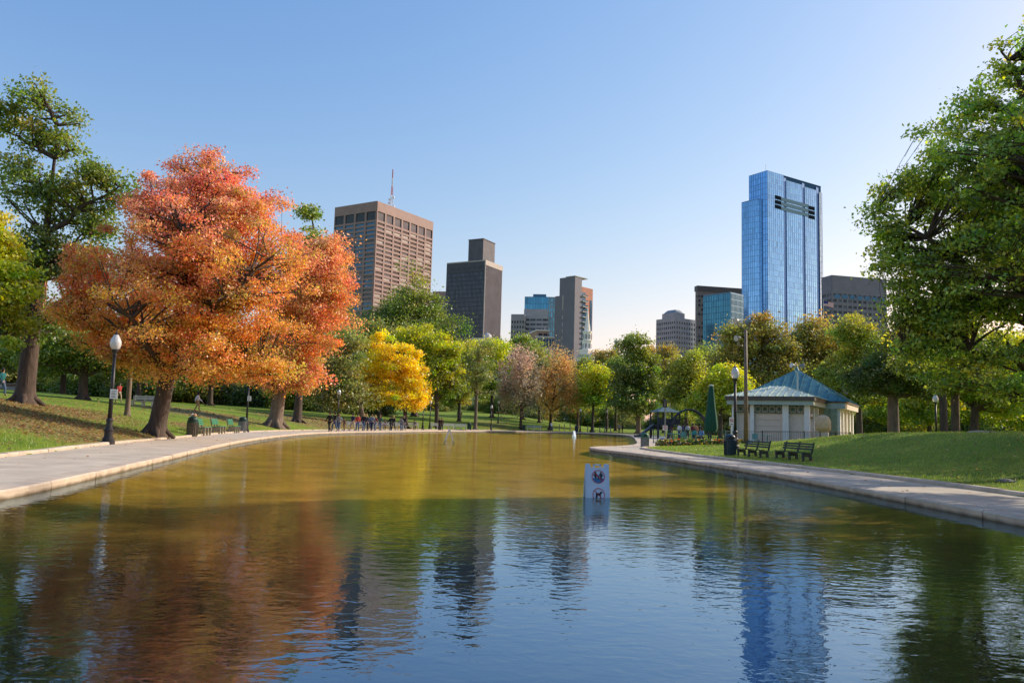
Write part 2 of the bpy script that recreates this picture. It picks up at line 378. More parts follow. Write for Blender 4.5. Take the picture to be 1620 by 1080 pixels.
# pond bed
bx = np.arange(-18.5, 19.01, .5); by = np.concatenate([np.arange(-14, 60, .5), np.arange(60, 139, 1.5)])
BX, BY = np.meshgrid(bx, by); BD = sdist(PC, BX, BY)
BZ = -.34 + .10 * np.sin(BX * .21 + .5) * np.sin(BY * .17) * .5 + .2 * np.exp(-np.maximum(-BD, 0) / .5)
ids = np.arange(BX.size).reshape(BX.shape); BQ = np.stack([ids[:-1, :-1], ids[:-1, 1:], ids[1:, 1:], ids[1:, :-1]], -1).reshape(-1, 4)
BQ = BQ[BD.ravel()[BQ].min(1) < .3]
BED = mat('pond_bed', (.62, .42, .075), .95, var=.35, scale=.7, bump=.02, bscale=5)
def near_shade(m):                                  # shade over the near end of the pond, painted into the bed colour
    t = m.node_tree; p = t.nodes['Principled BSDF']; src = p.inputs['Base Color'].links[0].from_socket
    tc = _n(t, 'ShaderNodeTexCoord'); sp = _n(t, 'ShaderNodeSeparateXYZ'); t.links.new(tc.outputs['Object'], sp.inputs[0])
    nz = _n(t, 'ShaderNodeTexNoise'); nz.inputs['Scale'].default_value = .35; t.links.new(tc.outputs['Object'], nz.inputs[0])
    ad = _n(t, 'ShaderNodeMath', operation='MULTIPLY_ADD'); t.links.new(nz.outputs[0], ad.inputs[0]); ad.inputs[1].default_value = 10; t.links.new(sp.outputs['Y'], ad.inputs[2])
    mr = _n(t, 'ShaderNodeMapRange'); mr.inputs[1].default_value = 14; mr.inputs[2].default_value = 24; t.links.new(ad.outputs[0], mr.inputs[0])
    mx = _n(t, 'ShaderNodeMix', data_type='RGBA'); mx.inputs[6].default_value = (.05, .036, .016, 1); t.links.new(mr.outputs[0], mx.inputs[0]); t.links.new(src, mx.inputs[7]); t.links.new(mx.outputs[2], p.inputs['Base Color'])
near_shade(BED)
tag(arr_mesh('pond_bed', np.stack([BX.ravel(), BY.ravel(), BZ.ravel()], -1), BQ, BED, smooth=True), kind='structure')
# water
def water_mat():
    m = bpy.data.materials.new('water'); m.use_nodes = True; t = m.node_tree; t.nodes.clear()
    o = _n(t, 'ShaderNodeOutputMaterial'); tc = _n(t, 'ShaderNodeTexCoord')
    def nz(s, d, st=(1, 1, 1), r=.5):
        mp = _n(t, 'ShaderNodeMapping'); mp.inputs['Scale'].default_value = st; t.links.new(tc.outputs['Object'], mp.inputs[0])
        n = _n(t, 'ShaderNodeTexNoise'); n.inputs['Scale'].default_value = s; n.inputs['Detail'].default_value = d; n.inputs['Roughness'].default_value = r
        n.inputs['Distortion'].default_value = .4; t.links.new(mp.outputs[0], n.inputs[0]); return n
    def mth(op, a, b):
        x = _n(t, 'ShaderNodeMath', operation=op)
        for i, q in enumerate((a, b)):
            if isinstance(q, (int, float)): x.inputs[i].default_value = q
            else: t.links.new(q, x.inputs[i])
        return x.outputs[0]
    big = nz(1.1, 2, (1, 1.35, 1)).outputs[0]; mid = nz(4.4, 2, (1, 1.5, 1)).outputs[0]; fine = nz(11, 2).outputs[0]
    patch = _n(t, 'ShaderNodeMapRange'); patch.inputs[1].default_value = .35; patch.inputs[2].default_value = .65; patch.inputs[3].default_value = .45; patch.inputs[4].default_value = 1.25
    t.links.new(nz(.13, 2).outputs[0], patch.inputs[0])
    h = mth('ADD', mth('MULTIPLY', big, WB), mth('MULTIPLY', patch.outputs[0], mth('ADD', mth('MULTIPLY', mid, WM), mth('MULTIPLY', fine, WF))))
    bp = _n(t, 'ShaderNodeBump'); bp.inputs['Distance'].default_value = 1; bp.inputs['Strength'].default_value = 1; t.links.new(h, bp.inputs['Height'])
    g = _n(t, 'ShaderNodeBsdfGlossy'); g.inputs['Roughness'].default_value = .03; g.inputs['Color'].default_value = (.55, .77, 1, 1); t.links.new(bp.outputs[0], g.inputs['Normal'])
    tr = _n(t, 'ShaderNodeBsdfTransparent'); tr.inputs[0].default_value = (.9, .84, .6, 1)
    lw = _n(t, 'ShaderNodeLayerWeight'); lw.inputs[0].default_value = .5
    f = mth('POWER', mth('MAXIMUM', mth('SUBTRACT', lw.outputs['Facing'], WOFF), 0), 2.5)
    fac = mth('MINIMUM', mth('ADD', mth('MULTIPLY', f, .80), .03), .54)
    mx = _n(t, 'ShaderNodeMixShader'); t.links.new(fac, mx.inputs[0]); t.links.new(tr.outputs[0], mx.inputs[1]); t.links.new(g.outputs[0], mx.inputs[2])
    t.links.new(mx.outputs[0], o.inputs[0]); return m
WB, WM, WF, WOFF = .0045, .0042, .0018, 0
water = poly_sheet('water', [tuple(p) for p in offset(PR, -.1)], None, 0, water_mat()); tag(water, kind='structure')

# grass tufts and fallen leaves
def scatter(n, region, lo=.32, hi=1e9):
    X = RNG.uniform(region[0], region[1], n); Y = RNG.uniform(region[2], region[3], n); D = sdist(OC, X, Y); k = (D > lo) & (D < hi)
    return X[k], Y[k], D[k]
def blades(name, n, region, hgt, wid, cols, fn=None):
    X, Y, D = scatter(n, region)
    if fn is not None: k = fn(X, Y); X, Y, D = X[k], Y[k], D[k]
    Z = terrain(X, Y); m = len(X); a = RNG.uniform(0, 2 * np.pi, m); h = hgt * RNG.uniform(.5, 1.3, m); l = RNG.uniform(0, 1, m) * h * .7; b = RNG.uniform(0, 2 * np.pi, m)
    P = np.stack([X, Y, Z - .01], -1); wv = np.stack([np.cos(a), np.sin(a), 0 * a], -1) * wid / 2
    tip = P + np.stack([np.cos(b) * l, np.sin(b) * l, h], -1)
    V = np.stack([P - wv, P + wv, tip], 1).reshape(-1, 3); Fc = np.arange(3 * m).reshape(-1, 3)
    c = np.asarray(cols)[RNG.integers(0, len(cols), m)] * RNG.uniform(.7, 1.3, (m, 1))
    o = arr_mesh(name, V, Fc, LEAF, c); return o
GC = [(.15, .26, .03), (.2, .31, .035), (.26, .34, .05), (.34, .36, .08)]
tag(blades('grass', 60000, (-34, -12, 17, 48), .085, .022, GC, lambda x, y: RNG.uniform(0, 1, len(x)) > litter(x, y)), 'short green grass on the left bank lawn', 'grass', kind='stuff')
tag(blades('grass', 110000, (7, 36, 12, 50), .075, .02, GC), 'short green grass on the shaded right bank mound', 'grass', kind='stuff')
def fallen(name, n, region, fn, cols, size):
    X, Y, D = scatter(n, region); k = RNG.uniform(0, 1, len(X)) < fn(X, Y); X, Y = X[k], Y[k]; m = len(X)
    Z = terrain(X, Y) + RNG.uniform(.01, .06, m); P = np.stack([X, Y, Z], -1)
    a = RNG.uniform(0, 2 * np.pi, m); s = size * RNG.uniform(.5, 1.2, m)
    u = np.stack([np.cos(a), np.sin(a), RNG.uniform(-.5, .5, m)], -1) * s[:, None] / 2; v = np.stack([-np.sin(a), np.cos(a), RNG.uniform(-.5, .5, m)], -1) * s[:, None] * .35
    V = np.stack([P - u, P - v, P + u, P + v], 1).reshape(-1, 3)
    c = np.asarray(cols)[RNG.integers(0, len(cols), m)] * RNG.uniform(.6, 1.3, (m, 1))
    return arr_mesh(name, V, np.arange(4 * m).reshape(-1, 4), LEAF, c)
LC = [(.36, .18, .08), (.45, .25, .12), (.28, .12, .05), (.5, .33, .12), (.2, .09, .045), (.55, .36, .2)]
tag(fallen('fallen_leaves', 60000, (-34, -12, 16, 60), lambda x, y: .06 + .94 * litter(x, y), LC, .13), 'brown and orange fallen leaves under the maples on the left bank', 'leaves', kind='stuff')
tag(fallen('fallen_leaves', 30000, (-36, 14, 60, 150), lambda x, y: .03 + .97 * litter(x, y), LC, .25), 'brown fallen leaves on the far bank slope', 'leaves', kind='stuff')
tag(fallen('fallen_leaves', 5000, (9, 34, 12, 45), lambda x, y: .4 + 0 * x, LC, .1), 'few scattered pale leaves on the right bank grass', 'leaves', kind='stuff')

def on_path(n, region):
    X = RNG.uniform(region[0], region[1], n); Y = RNG.uniform(region[2], region[3], n); a = sdist(OC, X, Y); b = sdist(PC, X, Y); k = (a < -.1) & (b > .5) & (RNG.uniform(0, 1, n) < np.exp(a / 1.1) * .9 + .03)
    X, Y = X[k], Y[k]; m = len(X); P = np.stack([X, Y, np.full(m, .125)], -1); an = RNG.uniform(0, 6.28, m); s = .11 * RNG.uniform(.5, 1.2, m)
    u = np.stack([np.cos(an), np.sin(an), RNG.uniform(-.1, .3, m)], -1) * s[:, None] / 2; v = np.stack([-np.sin(an), np.cos(an), RNG.uniform(-.1, .3, m)], -1) * s[:, None] * .35
    return arr_mesh('fallen_leaves', np.stack([P - u, P - v, P + u, P + v], 1).reshape(-1, 3), np.arange(4 * m).reshape(-1, 4), LEAF, np.asarray(LC)[RNG.integers(0, len(LC), m)])
tag(on_path(3500, (-20, 11, 8, 60)), 'dry leaves blown along the edges of the paved paths', 'leaves', kind='stuff')

m_ = 160; X = RNG.uniform(-7, 7.3, 4000); Y = RNG.uniform(7, 45, 4000); dd = sdist(PC, X, Y); k = (dd < -.1) & (RNG.uniform(0, 1, 4000) < np.exp(dd / .9) * .35 + .012)
X, Y = X[k], Y[k]; m_ = len(X); P = np.stack([X, Y, np.full(m_, .006)], -1); an = RNG.uniform(0, 6.28, m_); s_ = .1 * RNG.uniform(.5, 1.1, m_)
u = np.stack([np.cos(an), np.sin(an), RNG.uniform(0, .12, m_)], -1) * s_[:, None] / 2; v = np.stack([-np.sin(an), np.cos(an), 0 * an], -1) * s_[:, None] * .35
tag(arr_mesh('floating_leaves', np.stack([P - u, P - v, P + u, P + v], 1).reshape(-1, 3), np.arange(4 * m_).reshape(-1, 4), LEAF, np.asarray(LC)[RNG.integers(0, len(LC), m_)]), 'few small brown leaves floating on the pond near its edges', 'leaves', kind='stuff')
# ------------------------------------------------------------------ trees
def unit(v): return v / (np.linalg.norm(v, axis=-1, keepdims=True) + 1e-9)
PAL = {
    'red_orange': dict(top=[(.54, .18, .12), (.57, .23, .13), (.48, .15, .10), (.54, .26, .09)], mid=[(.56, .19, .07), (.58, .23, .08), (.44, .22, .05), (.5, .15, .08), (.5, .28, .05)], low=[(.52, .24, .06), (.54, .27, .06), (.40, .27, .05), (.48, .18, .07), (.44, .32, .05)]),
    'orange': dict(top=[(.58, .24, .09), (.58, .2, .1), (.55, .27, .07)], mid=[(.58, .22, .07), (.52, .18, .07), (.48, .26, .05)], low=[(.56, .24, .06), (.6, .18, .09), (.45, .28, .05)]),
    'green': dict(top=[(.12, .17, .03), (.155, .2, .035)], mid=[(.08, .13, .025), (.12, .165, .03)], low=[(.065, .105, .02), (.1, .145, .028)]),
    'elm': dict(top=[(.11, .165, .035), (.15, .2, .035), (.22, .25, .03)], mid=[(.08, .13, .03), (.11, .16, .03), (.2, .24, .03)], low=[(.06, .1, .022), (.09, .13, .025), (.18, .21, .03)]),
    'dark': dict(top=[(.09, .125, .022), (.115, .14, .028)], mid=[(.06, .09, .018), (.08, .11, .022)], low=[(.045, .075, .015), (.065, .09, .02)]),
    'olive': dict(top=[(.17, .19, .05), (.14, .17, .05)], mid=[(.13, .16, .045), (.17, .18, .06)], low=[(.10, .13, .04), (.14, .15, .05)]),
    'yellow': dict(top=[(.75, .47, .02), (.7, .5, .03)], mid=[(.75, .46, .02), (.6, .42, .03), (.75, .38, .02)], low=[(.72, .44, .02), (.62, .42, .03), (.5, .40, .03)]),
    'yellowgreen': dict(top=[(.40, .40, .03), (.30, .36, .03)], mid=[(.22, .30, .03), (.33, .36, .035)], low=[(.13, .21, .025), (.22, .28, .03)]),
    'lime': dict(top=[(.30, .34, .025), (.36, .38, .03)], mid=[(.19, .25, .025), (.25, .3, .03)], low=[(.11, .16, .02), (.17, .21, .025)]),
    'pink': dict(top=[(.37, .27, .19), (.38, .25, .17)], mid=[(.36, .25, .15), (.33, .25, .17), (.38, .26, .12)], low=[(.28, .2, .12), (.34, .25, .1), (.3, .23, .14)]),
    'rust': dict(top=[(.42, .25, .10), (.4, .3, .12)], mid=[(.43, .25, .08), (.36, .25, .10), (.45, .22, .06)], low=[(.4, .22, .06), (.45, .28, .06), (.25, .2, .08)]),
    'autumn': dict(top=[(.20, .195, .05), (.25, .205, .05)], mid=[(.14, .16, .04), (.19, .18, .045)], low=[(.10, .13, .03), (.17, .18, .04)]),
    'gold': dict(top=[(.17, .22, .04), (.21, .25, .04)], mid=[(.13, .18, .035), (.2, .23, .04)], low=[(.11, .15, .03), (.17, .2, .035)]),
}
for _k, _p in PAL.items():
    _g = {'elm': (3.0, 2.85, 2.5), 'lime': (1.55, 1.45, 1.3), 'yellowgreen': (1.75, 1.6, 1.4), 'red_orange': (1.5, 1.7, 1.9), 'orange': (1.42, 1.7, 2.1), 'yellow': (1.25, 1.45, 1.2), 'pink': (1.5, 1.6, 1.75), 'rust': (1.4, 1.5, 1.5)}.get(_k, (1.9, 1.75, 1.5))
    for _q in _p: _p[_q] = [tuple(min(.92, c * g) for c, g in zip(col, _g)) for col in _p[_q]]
def crown_mesh(centres, rad, per, lsize, pal, z0, z1, base, flat=.62, hang=0, upright=0):
    """leaf clumps: many folded leaf faces around each clump centre"""
    n = len(centres); per_i = np.maximum(4, (per * RNG.uniform(.55, 1.35, n))).astype(int); m = per_i.sum(); ci = np.repeat(np.arange(n), per_i)
    g = RNG.normal(0, 1, (m, 3)); g = unit(g) * (RNG.uniform(0, 1, (m, 1)) ** .45) * rad[ci][:, None]
    st = RNG.uniform(.75, 1.3, (n, 3)); st[:, 2] *= flat + upright; g *= st[ci]
    out = RNG.uniform(0, 1, m) < .2; g[out] *= RNG.uniform(1.1, 1.75, (out.sum(), 1))                       # stray twigs
    P = centres[ci] + g
    nrm = unit(RNG.normal(0, 1, (m, 3)) + unit(g) * .35 + np.array([0, 0, .55]))
    a = unit(np.cross(nrm, unit(RNG.normal(0, 1, (m, 3))))); b = np.cross(nrm, a)
    s = (lsize * RNG.uniform(.55, 1.3, m))[:, None]
    V = np.stack([P - a * s * .5, P - b * s * .33 + nrm * s * .10, P + a * s * .5, P + b * s * .33 + nrm * s * .10], 1).reshape(-1, 3)
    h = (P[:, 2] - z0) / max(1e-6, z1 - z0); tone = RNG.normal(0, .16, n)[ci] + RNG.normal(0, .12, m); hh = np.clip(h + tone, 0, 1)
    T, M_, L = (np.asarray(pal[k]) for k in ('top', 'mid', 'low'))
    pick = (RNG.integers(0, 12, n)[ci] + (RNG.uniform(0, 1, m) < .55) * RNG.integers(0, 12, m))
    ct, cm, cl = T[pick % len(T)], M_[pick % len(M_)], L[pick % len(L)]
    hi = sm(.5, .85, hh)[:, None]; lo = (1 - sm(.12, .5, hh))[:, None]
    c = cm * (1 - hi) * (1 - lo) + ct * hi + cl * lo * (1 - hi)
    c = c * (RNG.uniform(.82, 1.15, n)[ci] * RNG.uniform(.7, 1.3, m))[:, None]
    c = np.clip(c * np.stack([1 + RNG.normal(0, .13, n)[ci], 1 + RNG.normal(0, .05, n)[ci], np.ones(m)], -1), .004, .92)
    return V - np.asarray(base), np.arange(4 * m).reshape(-1, 4), c
def bez(a, b, c, n): return [a * (1 - t) ** 2 + b * 2 * t * (1 - t) + c * t * t for t in np.linspace(0, 1, n)]
def tree(name, label, cat, base, lobes, clumps=60, per=90, leaf=.4, pal='green', tr=.3, bark=None, lean=(0, 0), fork=.28, rc=None, group=None, surf=.3, flat=.62, upright=0, twigs=True):
    """base: foot of the trunk; lobes: (x, y, z, rx, ry, rz) crown volumes in metres"""
    base = np.array(base, float); lobes = [np.array(l, float) for l in lobes]
    vol = np.array([(l[3] * l[4] * l[5]) ** (2 / 3) for l in lobes]); vol /= vol.sum()
    which = RNG.choice(len(lobes), clumps, p=vol); L = np.array(lobes)[which]
    d = unit(RNG.normal(0, 1, (clumps, 3))); r = RNG.uniform(0, 1, (clumps, 1)); r = surf + (1.0 - surf) * r ** .7
    C = L[:, :3] + d * L[:, 3:6] * r * .93
    mean_r = np.mean([min(l[3], l[5]) for l in lobes]); RC = (rc or mean_r * .34) * RNG.uniform(.6, 1.35, clumps)
    z0, z1 = C[:, 2].min(), C[:, 2].max(); ctr = np.average(C, axis=0)
    V, Fc, c = crown_mesh(C, RC, per * 1.4, leaf * .83, PAL[pal], z0, z1, base, flat, 0, upright)
    root = thing(name, label, cat, tuple(base), group=group)
    crown = arr_mesh('crown', V, Fc, LEAF, c); crown.parent = root
    # trunk, limbs, twigs
    mb = MB(); top = np.array([ctr[0] * .75 + base[0] * .25 + lean[0], ctr[1] * .75 + base[1] * .25 + lean[1], z0 + (z1 - z0) * .85]); forkp = base + (top - base) * fork
    forkp[:2] = base[:2] + (top[:2] - base[:2]) * .18 + np.array(lean) * .5; forkp[2] = base[2] + max(1.2, (z0 - base[2]) * .9 + (z1 - z0) * .05)
    spine = [base + np.array([0, 0, -.35])] + [base + np.array([0, 0, .0]), base * .93 + forkp * .07, base * .75 + forkp * .25, base * .4 + forkp * .6, forkp] + bez(forkp, forkp * .4 + top * .6 + RNG.normal(0, .25, 3), top, 6)[1:]
    rr = [tr * 1.9, tr * 1.55, tr * 1.2, tr * 1.02, tr * .95, tr * .9] + [tr * x for x in (.6, .42, .28, .16, .05)]
    mb.tube([p - base for p in spine], rr, 12)
    for k in range(6):                                                   # root flare
        a = k * 1.05 + RNG.uniform(-.3, .3); dv = np.array([math.cos(a), math.sin(a), 0])
        mb.tube([base * 0 + dv * tr * .5 + np.array([0, 0, tr * 1.6]), dv * tr * 1.15 + np.array([0, 0, tr * .45]), dv * tr * (2.1 + RNG.uniform(0, .6)) + np.array([0, 0, -.12])], [tr * .3, tr * .42, tr * .18], 6)
    nl = max(4, min(11, clumps // 9)); seeds = [int(RNG.integers(clumps))]
    dist = np.linalg.norm(C - C[seeds[0]], axis=1)
    for _ in range(nl - 1): s = int(dist.argmax()); seeds.append(s); dist = np.minimum(dist, np.linalg.norm(C - C[s], axis=1))
    limbs = []
    sp = np.array(spine[5:])
    for s in seeds:
        e = C[s]; hz = np.linalg.norm(e[:2] - forkp[:2]); zt = np.clip(e[2] - hz * .75, forkp[2], top[2] - .2); j = int(np.abs(sp[:, 2] - zt).argmin()); a = sp[j]
        b = a * .45 + e * .55 + np.array([0, 0, hz * .12]) + RNG.normal(0, .04, 3) * hz
        pts = bez(a, b, e, 9); r0 = tr * (.5 - .045 * j); pr = [r0 * (1 - .93 * t) + .008 for t in np.linspace(0, 1, 9)]
        pts = [p + RNG.normal(0, .018, 3) * hz * (0 < i < 8) for i, p in enumerate(pts)]
        mb.tube([p - base for p in pts], pr, 7, cap=False); limbs.append((np.array(pts), np.array(pr)))
    LP = np.concatenate([l[0] for l in limbs]); LR = np.concatenate([l[1] for l in limbs])
    if twigs:
        for i in range(clumps):
            if i in seeds: continue
            e = C[i]; dd = np.linalg.norm(LP - e, axis=1) + 2.0 * np.maximum(0, LP[:, 2] - e[2] + .2); j = int(dd.argmin()); a = LP[j]
            b = a * .5 + e * .5 + RNG.normal(0, .06, 3) * np.linalg.norm(e - a); r0 = min(LR[j] * .7, tr * .2)
            mb.tube([p - base for p in bez(a, b, e, 5)], [r0, r0 * .8, r0 * .6, r0 * .4, .006], 5, cap=False)
            for q in range(2):
                t2 = e + unit(RNG.normal(0, 1, 3) + np.array([0, 0, .3])) * RC[i] * .8; mb.tube([e * .7 + a * .3 - base, e - base, t2 - base], [r0 * .45, r0 * .3, .004], 4, cap=False)
    mb.build('trunk', bark or BARK, root, smooth=True)
    return root
def ptree(name, label, cat, px, Y, lobes_px, depth=.85, X=None, **kw):
    """crown volumes read off the photo as (column, row, half width, half height), all about Y metres ahead"""
    b = spot(px, Y); k = Y / F; out = []
    for i, (cx, cy, rx, ry) in enumerate(lobes_px):
        dy = ((i * 37) % 5 - 2) * .18 * rx * k; p = at(cx, cy, Y + dy); out.append((p.x, p.y, p.z, rx * k, rx * k * depth, ry * k))
    return ptree_done(tree(name, label, cat, (b.x, b.y, b.z), out, **kw))
def ptree_done(t): return t

# left bank
ptree('oak_tree', 'tall sparse green tree with bare limbs showing, behind the orange maple at the left', 'tree', 35, 43,
      [(62, 155, 40, 26), (50, 200, 40, 50), (105, 215, 45, 45), (30, 290, 40, 55), (90, 310, 60, 50), (155, 280, 40, 30), (70, 400, 75, 50), (150, 350, 45, 40), (20, 420, 45, 60), (40, 500, 70, 50), (140, 430, 50, 50), (5, 180, 30, 40), (195, 310, 25, 25)],
      clumps=310, per=70, leaf=.24, pal='green', tr=.46, rc=.8, surf=.15, fork=.2)
ptree('linden_tree', 'bright yellow green tree cut off by the left edge of the picture', 'tree', -75, 33,
      [(0, 440, 50, 60), (-10, 420, 50, 70), (5, 500, 45, 45), (-40, 380, 60, 80), (-60, 480, 70, 70), (0, 370, 25, 30), (15, 545, 30, 20)], clumps=150, per=150, leaf=.19, pal='yellowgreen', tr=.4, rc=.7, flat=.45)
ptree('maple_tree', 'large red and orange maple leaning over the path, leaf litter round its trunk', 'tree', 247, fb(249, 2.0),
      [(325, 430, 190, 165), (330, 290, 75, 55), (265, 350, 95, 70), (400, 345, 75, 65), (330, 390, 120, 80), (345, 330, 90, 60), (430, 430, 70, 70), (215, 450, 100, 75), (330, 450, 120, 80), (170, 520, 75, 50), (300, 540, 120, 48), (410, 530, 70, 62), (250, 300, 45, 40), (365, 585, 55, 28), (130, 450, 40, 50), (320, 585, 90, 26), (225, 560, 80, 34), (135, 490, 60, 60), (165, 405, 55, 50), (420, 590, 50, 26)],
      clumps=680, per=165, leaf=.155, pal='red_orange', tr=.40, rc=.72, surf=.2, lean=(.35, 0))
ptree('maple_tree', 'smaller orange maple with low hanging leaves behind the green benches', 'tree', 435, fb(437, 3.5),
      [(500, 430, 55, 50), (520, 500, 48, 60), (470, 560, 65, 40), (430, 590, 60, 30), (520, 400, 40, 28), (460, 480, 60, 60), (480, 600, 42, 28), (535, 450, 32, 40)],
      clumps=270, per=170, leaf=.27, pal='orange', tr=.62, rc=1.15, surf=.2, bark=BARK_PALE)
ptree('oak_tree', 'green tree top poking out above the orange maple beside the brown tower', 'tree', 470, 84,
      [(488, 342, 16, 18), (494, 372, 24, 26), (505, 400, 34, 30), (480, 440, 60, 50), (500, 500, 60, 50), (505, 420, 40, 30)], clumps=110, per=110, leaf=.34, pal='green', tr=.4, rc=1.1)
ptree('elm_tree', 'short trunked green tree in the lawn behind the black lamp post', 'tree', 128, 64,
      [(60, 560, 60, 30), (140, 555, 70, 30), (210, 575, 50, 26), (100, 520, 70, 40)], clumps=110, per=110, leaf=.3, pal='green', tr=.35, rc=1.1)
ptree('young_tree', 'slim straight young tree beside the white bench on the left lawn', 'tree', 200, 48,
      [(215, 520, 22, 30), (208, 480, 18, 30)], clumps=26, per=70, leaf=.24, pal='autumn', tr=.14, rc=.5, bark=BARK_PALE)
FAR_L = [(-20, 105, 'dark', 'dark green tree deep in the park at the far left edge'), (95, 118, 'green', 'distant green tree seen under the orange maple, left of the lamp post'),
         (215, 112, 'dark', 'distant dark tree seen between the lamp post and the maple trunk'), (330, 125, 'green', 'distant green tree seen just right of the maple trunk'), (440, 118, 'dark', 'distant dark tree seen behind the low orange maple')]
for px, Y, pal, lb in FAR_L:
    ptree('distant_tree', lb, 'tree', px, Y, [(px, 545, 62, 45), (px - 30, 565, 45, 32), (px + 35, 560, 45, 34), (px, 500, 45, 40)], clumps=90, per=100, leaf=.5, pal=pal, tr=.4, rc=2.0)
# far bank
ptree('plane_tree', 'olive green tree between the orange maple and the yellow tree', 'tree', 576, fb(576, 6),
      [(535, 585, 42, 42), (515, 545, 40, 36), (550, 550, 34, 40), (545, 622, 44, 24), (500, 600, 30, 36)], clumps=130, per=120, leaf=.4, pal='olive', tr=.3, rc=1.5, bark=BARK_PALE)
ptree('ginkgo_tree', 'brilliant yellow tree above the walking crowd', 'tree', 643, fb(643, 3),
      [(622, 562, 42, 38), (648, 600, 34, 36), (596, 590, 38, 42), (575, 605, 26, 34), (605, 545, 26, 26), (630, 628, 42, 20), (585, 622, 34, 26), (660, 575, 18, 26), (655, 628, 26, 20)], clumps=230, per=130, leaf=.36, pal='yellow', tr=.28, rc=1.05, flat=.5)
ptree('linden_tree', 'tall dark green tree with pointed top in front of the brown tower', 'tree', 655, 150,
      [(655, 448, 26, 30), (640, 485, 42, 30), (680, 490, 26, 30), (625, 520, 50, 35), (690, 530, 40, 40), (655, 540, 60, 50), (600, 505, 30, 25), (650, 505, 60, 40), (715, 520, 24, 24), (580, 540, 30, 40)], clumps=260, per=120, leaf=.5, pal='green', tr=.5, rc=2.2)
ptree('linden_tree', 'full green tree with yellowing top right of the yellow tree', 'tree', 691, fb(691, 5),
      [(690, 565, 42, 42), (668, 540, 34, 28), (708, 600, 30, 38), (645, 545, 26, 26), (680, 610, 40, 34), (715, 560, 22, 30)], clumps=150, per=120, leaf=.42, pal='lime', tr=.32, rc=1.5)
ptree('ash_tree', 'thin airy olive tree with bare leaning trunk at the water edge', 'tree', 752, fb(752, 1.2),
      [(758, 575, 26, 30), (750, 600, 24, 30), (772, 600, 18, 32), (765, 550, 18, 16)], clumps=70, per=60, leaf=.34, pal='olive', tr=.27, rc=1.2, surf=.2, bark=BARK_PALE)
ptree('maple_tree', 'bright yellow tree top behind the thin olive tree', 'tree', 778, 172,
      [(775, 558, 30, 22), (745, 556, 20, 16), (795, 580, 24, 30), (790, 550, 18, 14), (770, 600, 36, 34)], clumps=90, per=100, leaf=.55, pal='yellowgreen', tr=.35, rc=2)
ptree('elm_tree', 'rounded green tree top below the low white roofed buildings', 'tree', 826, 178,
      [(830, 545, 26, 18), (815, 565, 28, 24), (845, 570, 22, 26), (828, 600, 36, 40)], clumps=80, per=100, leaf=.6, pal='green', tr=.35, rc=2)
ptree('pear_tree', 'twiggy pinkish brown tree, left of the pair on the far bank', 'tree', 824, fb(824, 6),
      [(822, 600, 36, 50), (805, 620, 24, 34), (842, 610, 22, 45), (825, 570, 22, 28)], clumps=170, per=55, leaf=.36, pal='pink', tr=.24, rc=1.0, surf=.2, upright=1.5)
ptree('pear_tree', 'twiggy rust orange tree, right of the pair on the far bank', 'tree', 870, fb(870, 7),
      [(880, 605, 38, 48), (905, 620, 22, 34), (865, 620, 24, 40), (888, 575, 22, 22)], clumps=170, per=60, leaf=.36, pal='rust', tr=.24, rc=1.0, surf=.2, upright=1.4)
ptree('maple_tree', 'small yellow green tree between the rust tree and the dark round tree', 'tree', 937, fb(937, 9),
      [(945, 595, 26, 24), (938, 625, 26, 26), (955, 610, 22, 28)], clumps=90, per=110, leaf=.45, pal='yellowgreen', tr=.25, rc=1.4)
ptree('oak_tree', 'dark green tree with tall rounded crown near the bank opening', 'tree', 1010, fb(1010, 4),
      [(1002, 548, 26, 28), (1000, 585, 36, 34), (1030, 600, 28, 34), (990, 620, 34, 30), (1020, 570, 24, 28), (1008, 640, 36, 18)], clumps=170, per=120, leaf=.45, pal='green', tr=.42, rc=1.5, bark=BARK_PALE)
ptree('maple_tree', 'brownish tree top between the steeple and the dark round tree', 'tree', 960, 185,
      [(960, 565, 22, 14), (965, 595, 24, 24), (945, 580, 16, 16)], clumps=50, per=100, leaf=.6, pal='autumn', tr=.3, rc=1.9)
ptree('elm_tree', 'tawny tree top just right of the dark round tree', 'tree', 1050, 150,
      [(1045, 560, 22, 18), (1060, 590, 28, 30), (1045, 615, 26, 26)], clumps=80, per=100, leaf=.5, pal='autumn', tr=.3, rc=1.7)
ptree('elm_tree', 'pale yellow green tree below the grey apartment block', 'tree', 1085, 128,
      [(1085, 585, 30, 24), (1100, 610, 32, 30), (1075, 620, 26, 26), (1095, 570, 16, 12)], clumps=110, per=110, leaf=.45, pal='gold', tr=.3, rc=1.5)
ptree('linden_tree', 'sunlit yellow green tree behind the closed parasol', 'tree', 1140, 100,
      [(1150, 600, 30, 28), (1135, 625, 34, 28), (1165, 620, 26, 30), (1110, 640, 26, 18)], clumps=130, per=110, leaf=.38, pal='yellowgreen', tr=.26, rc=1.25)
ptree('oak_tree', 'broad olive tree behind the tall floodlight pole', 'tree', 1200, 118,
      [(1165, 540, 36, 28), (1210, 520, 36, 22), (1190, 570, 55, 40), (1235, 555, 35, 32), (1150, 575, 28, 30), (1225, 600, 40, 40)], clumps=190, per=120, leaf=.45, pal='autumn', tr=.4, rc=1.6)
ptree('oak_tree', 'golden tinged tree behind the pointed pavilion roof', 'tree', 1290, 122,
      [(1290, 525, 36, 22), (1265, 550, 36, 30), (1310, 560, 40, 34), (1280, 600, 50, 40)], clumps=170, per=120, leaf=.45, pal='autumn', tr=.4, rc=1.6)
